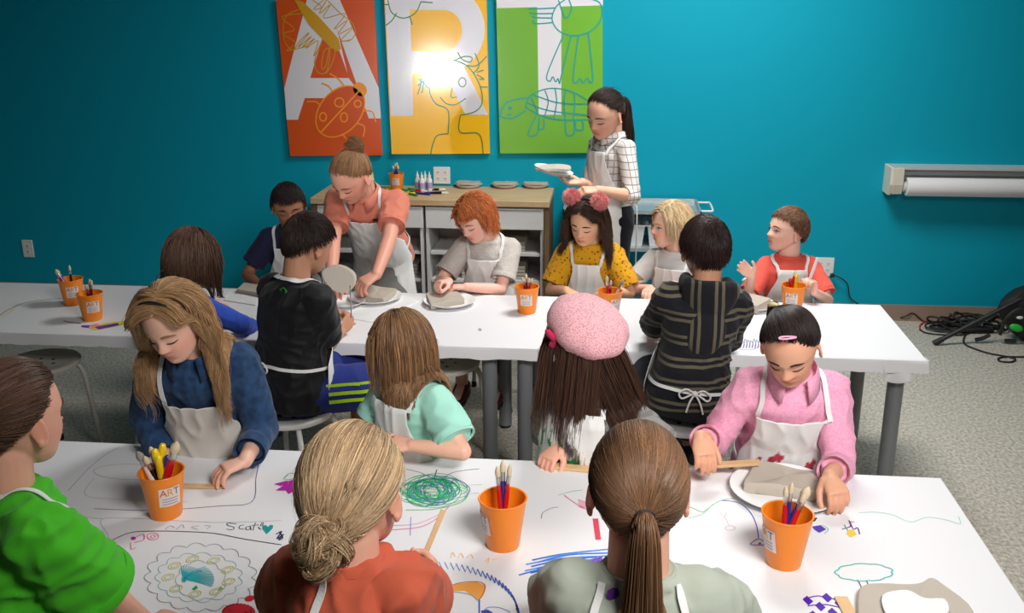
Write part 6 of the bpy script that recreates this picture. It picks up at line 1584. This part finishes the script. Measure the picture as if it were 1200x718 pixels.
tag(G().tube(loop, .0024, 8).build('hair_clip', mat('pink_clip_enamel', srgb(244, 170, 196), .3), origin=ctr), 'pink snap clip on the black hair of the girl in the pink shirt', 'hair clip')
shoes(p, M_black)

# 15 green kid -------------------------------------------------------------
p = make_person('brown-haired child in a bright green T-shirt at the lower left corner, face turned away', 0, ony(16, 486, 1.63), (-20, 8, 0), -38, 4, breadth=1.1, s=1.08, hh=.21,
    wr=[ony(60, 700, 1.95), ony(190, 745, 1.75)], hint=[ony(-60, 700, 1.4), ony(185, 790, 1.4)], hand=[None, ((.3, .8, -.1), DN, .3)], skin=(226, 168, 144), seated=False, voxel=.0036)
pants(p, fabric('dark_trousers', (50, 54, 70))); shirt(p, fabric('bright_green_cotton', (72, 186, 36)), .84, seed=16, sleeve_r=.060, flare=1.25, amp=.016, loose=1.5)
apron(p, .74, -.1, tie='bow', tail=.0); face(p, 'down', (80, 56, 40))
hair(p, 'pony', HC['dkbrown']+[(100, 70, 52), (90, 60, 46)], r=.001, n=9000, tie=(0, -.52, .5), tail=.2, tail_r=.04, seed=18, front=.84, lift=.05, tail_n=1500, rough=.36)
shoes(p, M_black)

# 16 orange kid ------------------------------------------------------------
p = make_person('blond child seen from behind with a messy low bun and a rust orange T-shirt', 0, ony(414, 574, 1.48), (-12, 12, -6), -10, 6, s=1.05, hh=.213, neck=.035, breadth=.8,
    wr=[ony(330, 705, 1.85), ony(506, 690, 1.78)], hint=[ony(280, 760, 1.4), ony(540, 760, 1.42)], hand=[None, ((0, .8, .5), (-.9, 0, 0), .6)], skin=(226, 172, 148), seated=False)
pants(p, fabric('dark_trousers', (50, 54, 70))); shirt(p, fabric('rust_orange_cotton', (196, 92, 66)), .8, seed=17, sleeve_r=.056, flare=1.1, amp=.013, loose=1.2)
apron(p, .74, -.1, tie='bow', tail=.0, neck=False)
strap(p, [p.N-p.F*.07*p.s+p.up*.0-p.X*.012]+[torso_pt(p, t, PI+.10+.06*i, .02) for i, t in enumerate((.9, .7, .45, .2))], .014, p.shirt, 'apron_strap')
hair(p, 'bun', HC['dblond']+[(206, 178, 142)], r=.0007, n=13000, tie=(.0, -.50, .22), tail_r=.037, tail_n=1300, bun_mess=1.2, seed=19, lift=.12, messy=.16, flyaway=260, cap=1.05, rough=.38)
q = p.M @ Vector((.0, -.50, .22)); G().ball(q, .012).build('hair_tie', M_black, p.root)
shoes(p, M_black)
q = p.hd[1]; tag(G().box((-.006, -.0025, -.02), (.006, .0025, .1), bev=.001, M=Matrix.Translation(q) @ Matrix.Rotation(.4, 4, 'Y') @ Matrix.Rotation(-.5, 4, 'X')).build('wooden_stick', M_wood, origin=q), 'craft stick held up by the blond child in the orange T-shirt', 'stick')

# 17 ponytail kid ----------------------------------------------------------
p = make_person('child seen from behind with a long brown ponytail and a pale grey-green T-shirt', 0, ony(748, 570, 1.50), (4, 10, 0), 2, 4, s=1.06, hh=.213, breadth=.88,
    wr=[ony(650, 690, 1.85), ony(890, 750, 1.8)], hint=[ony(600, 780, 1.4), ony(900, 790, 1.4)], hand=[None, ((0, .9, 0), DN, .3)], skin=(222, 166, 142), seated=False)
pants(p, fabric('dark_trousers', (50, 54, 70))); shirt(p, fabric('grey_green_cotton', (168, 176, 162)), .8, seed=18, sleeve_r=.056, flare=1.1, amp=.011, loose=1.2)
apron(p, .74, -.1, tie='bow', tail=.0, neck=False)
for sd in (-1, 1): strap(p, [torso_pt(p, t, PI-sd*a, .02) for t, a in ((1.0, .95), (.93, .75), (.8, .62), (.6, .58), (.3, .55))], .013, p.shirt, 'apron_strap')
loc = torso_pt(p, .97, PI+.55, .02); l2, nn, _, d = p.bvh.find_nearest(loc)
pp_ = [l2+nn*.002+p.X*(a*.012)+p.up*(b*.016) for a, b in ((-1, .6), (-.2, 1), (.9, .9), (1, -.2), (.7, -1), (-.3, -.8), (-1, -.2))]
G().poly(pp_).build('purple_patch', fabric('purple_print', (110, 50, 150)), p.shirt)
hair(p, 'pony', HC['brown']+[(150, 112, 82), (118, 84, 60)], r=.0007, n=13000, tie=(0, -.52, .42), tail=.24, tail_r=.042, tail_n=3600, seed=20, lift=.04, bright=1.05, back=.16, flyaway=60, rough=.36)
shoes(p, M_black)

# stool pushed under the rear tables, near side
stool(-2.40, 3.70, .45, .4, M_stoolg, 'empty grey stool standing at the left in front of the rear table')
stool(-.70, 3.86, .45, .1, M_stoolg, 'empty stool tucked under the middle of the rear table beside the two table legs')
# ================================================================= lights
w = bpy.data.worlds.new('world'); bpy.context.scene.world = w; w.use_nodes = True
w.node_tree.nodes['Background'].inputs[0].default_value = (.72, .8, .9, 1); w.node_tree.nodes['Background'].inputs[1].default_value = .018
def area(name, loc, aim, size, power, col=(1, 1, 1), shape='RECTANGLE', sy=None, spread=PI):
    l = bpy.data.lights.new(name, 'AREA'); l.shape = shape; l.size = size; l.size_y = sy or size; l.energy = power; l.color = col; l.spread = spread
    o = bpy.data.objects.new(name, l); COL.objects.link(o); o.location = loc
    o.rotation_euler = (Vector(aim)-Vector(loc)).to_track_quat('-Z', 'Y').to_euler(); return o
area('ceiling_light', (.5, 4.5, 3.0), (.5, 4.65, 0), 1.0, 70, (1, .98, .95), sy=.8)
area('ceiling_light', (1.0, .6, 2.95), (-.1, 3.1, .7), 1.3, 37, (1, .97, .94), sy=1.0, spread=D2R(85))  # added front fill to brighten aprons and the near children, not a fixture
hit = pt(513, 80, 0); v = hit-Vector((0, 0, CAM_H)); v.y = -v.y; v.normalize()
lp = hit+v*4.4
area('flash', lp, hit, .07, .75, (1, 1, 1), 'DISK', spread=.5)
sc = bpy.context.scene
sc.view_settings.view_transform = 'Standard'; sc.view_settings.look = 'None'; sc.view_settings.gamma = 1; sc.view_settings.use_curve_mapping = False
sc.view_settings.exposure = 0.1
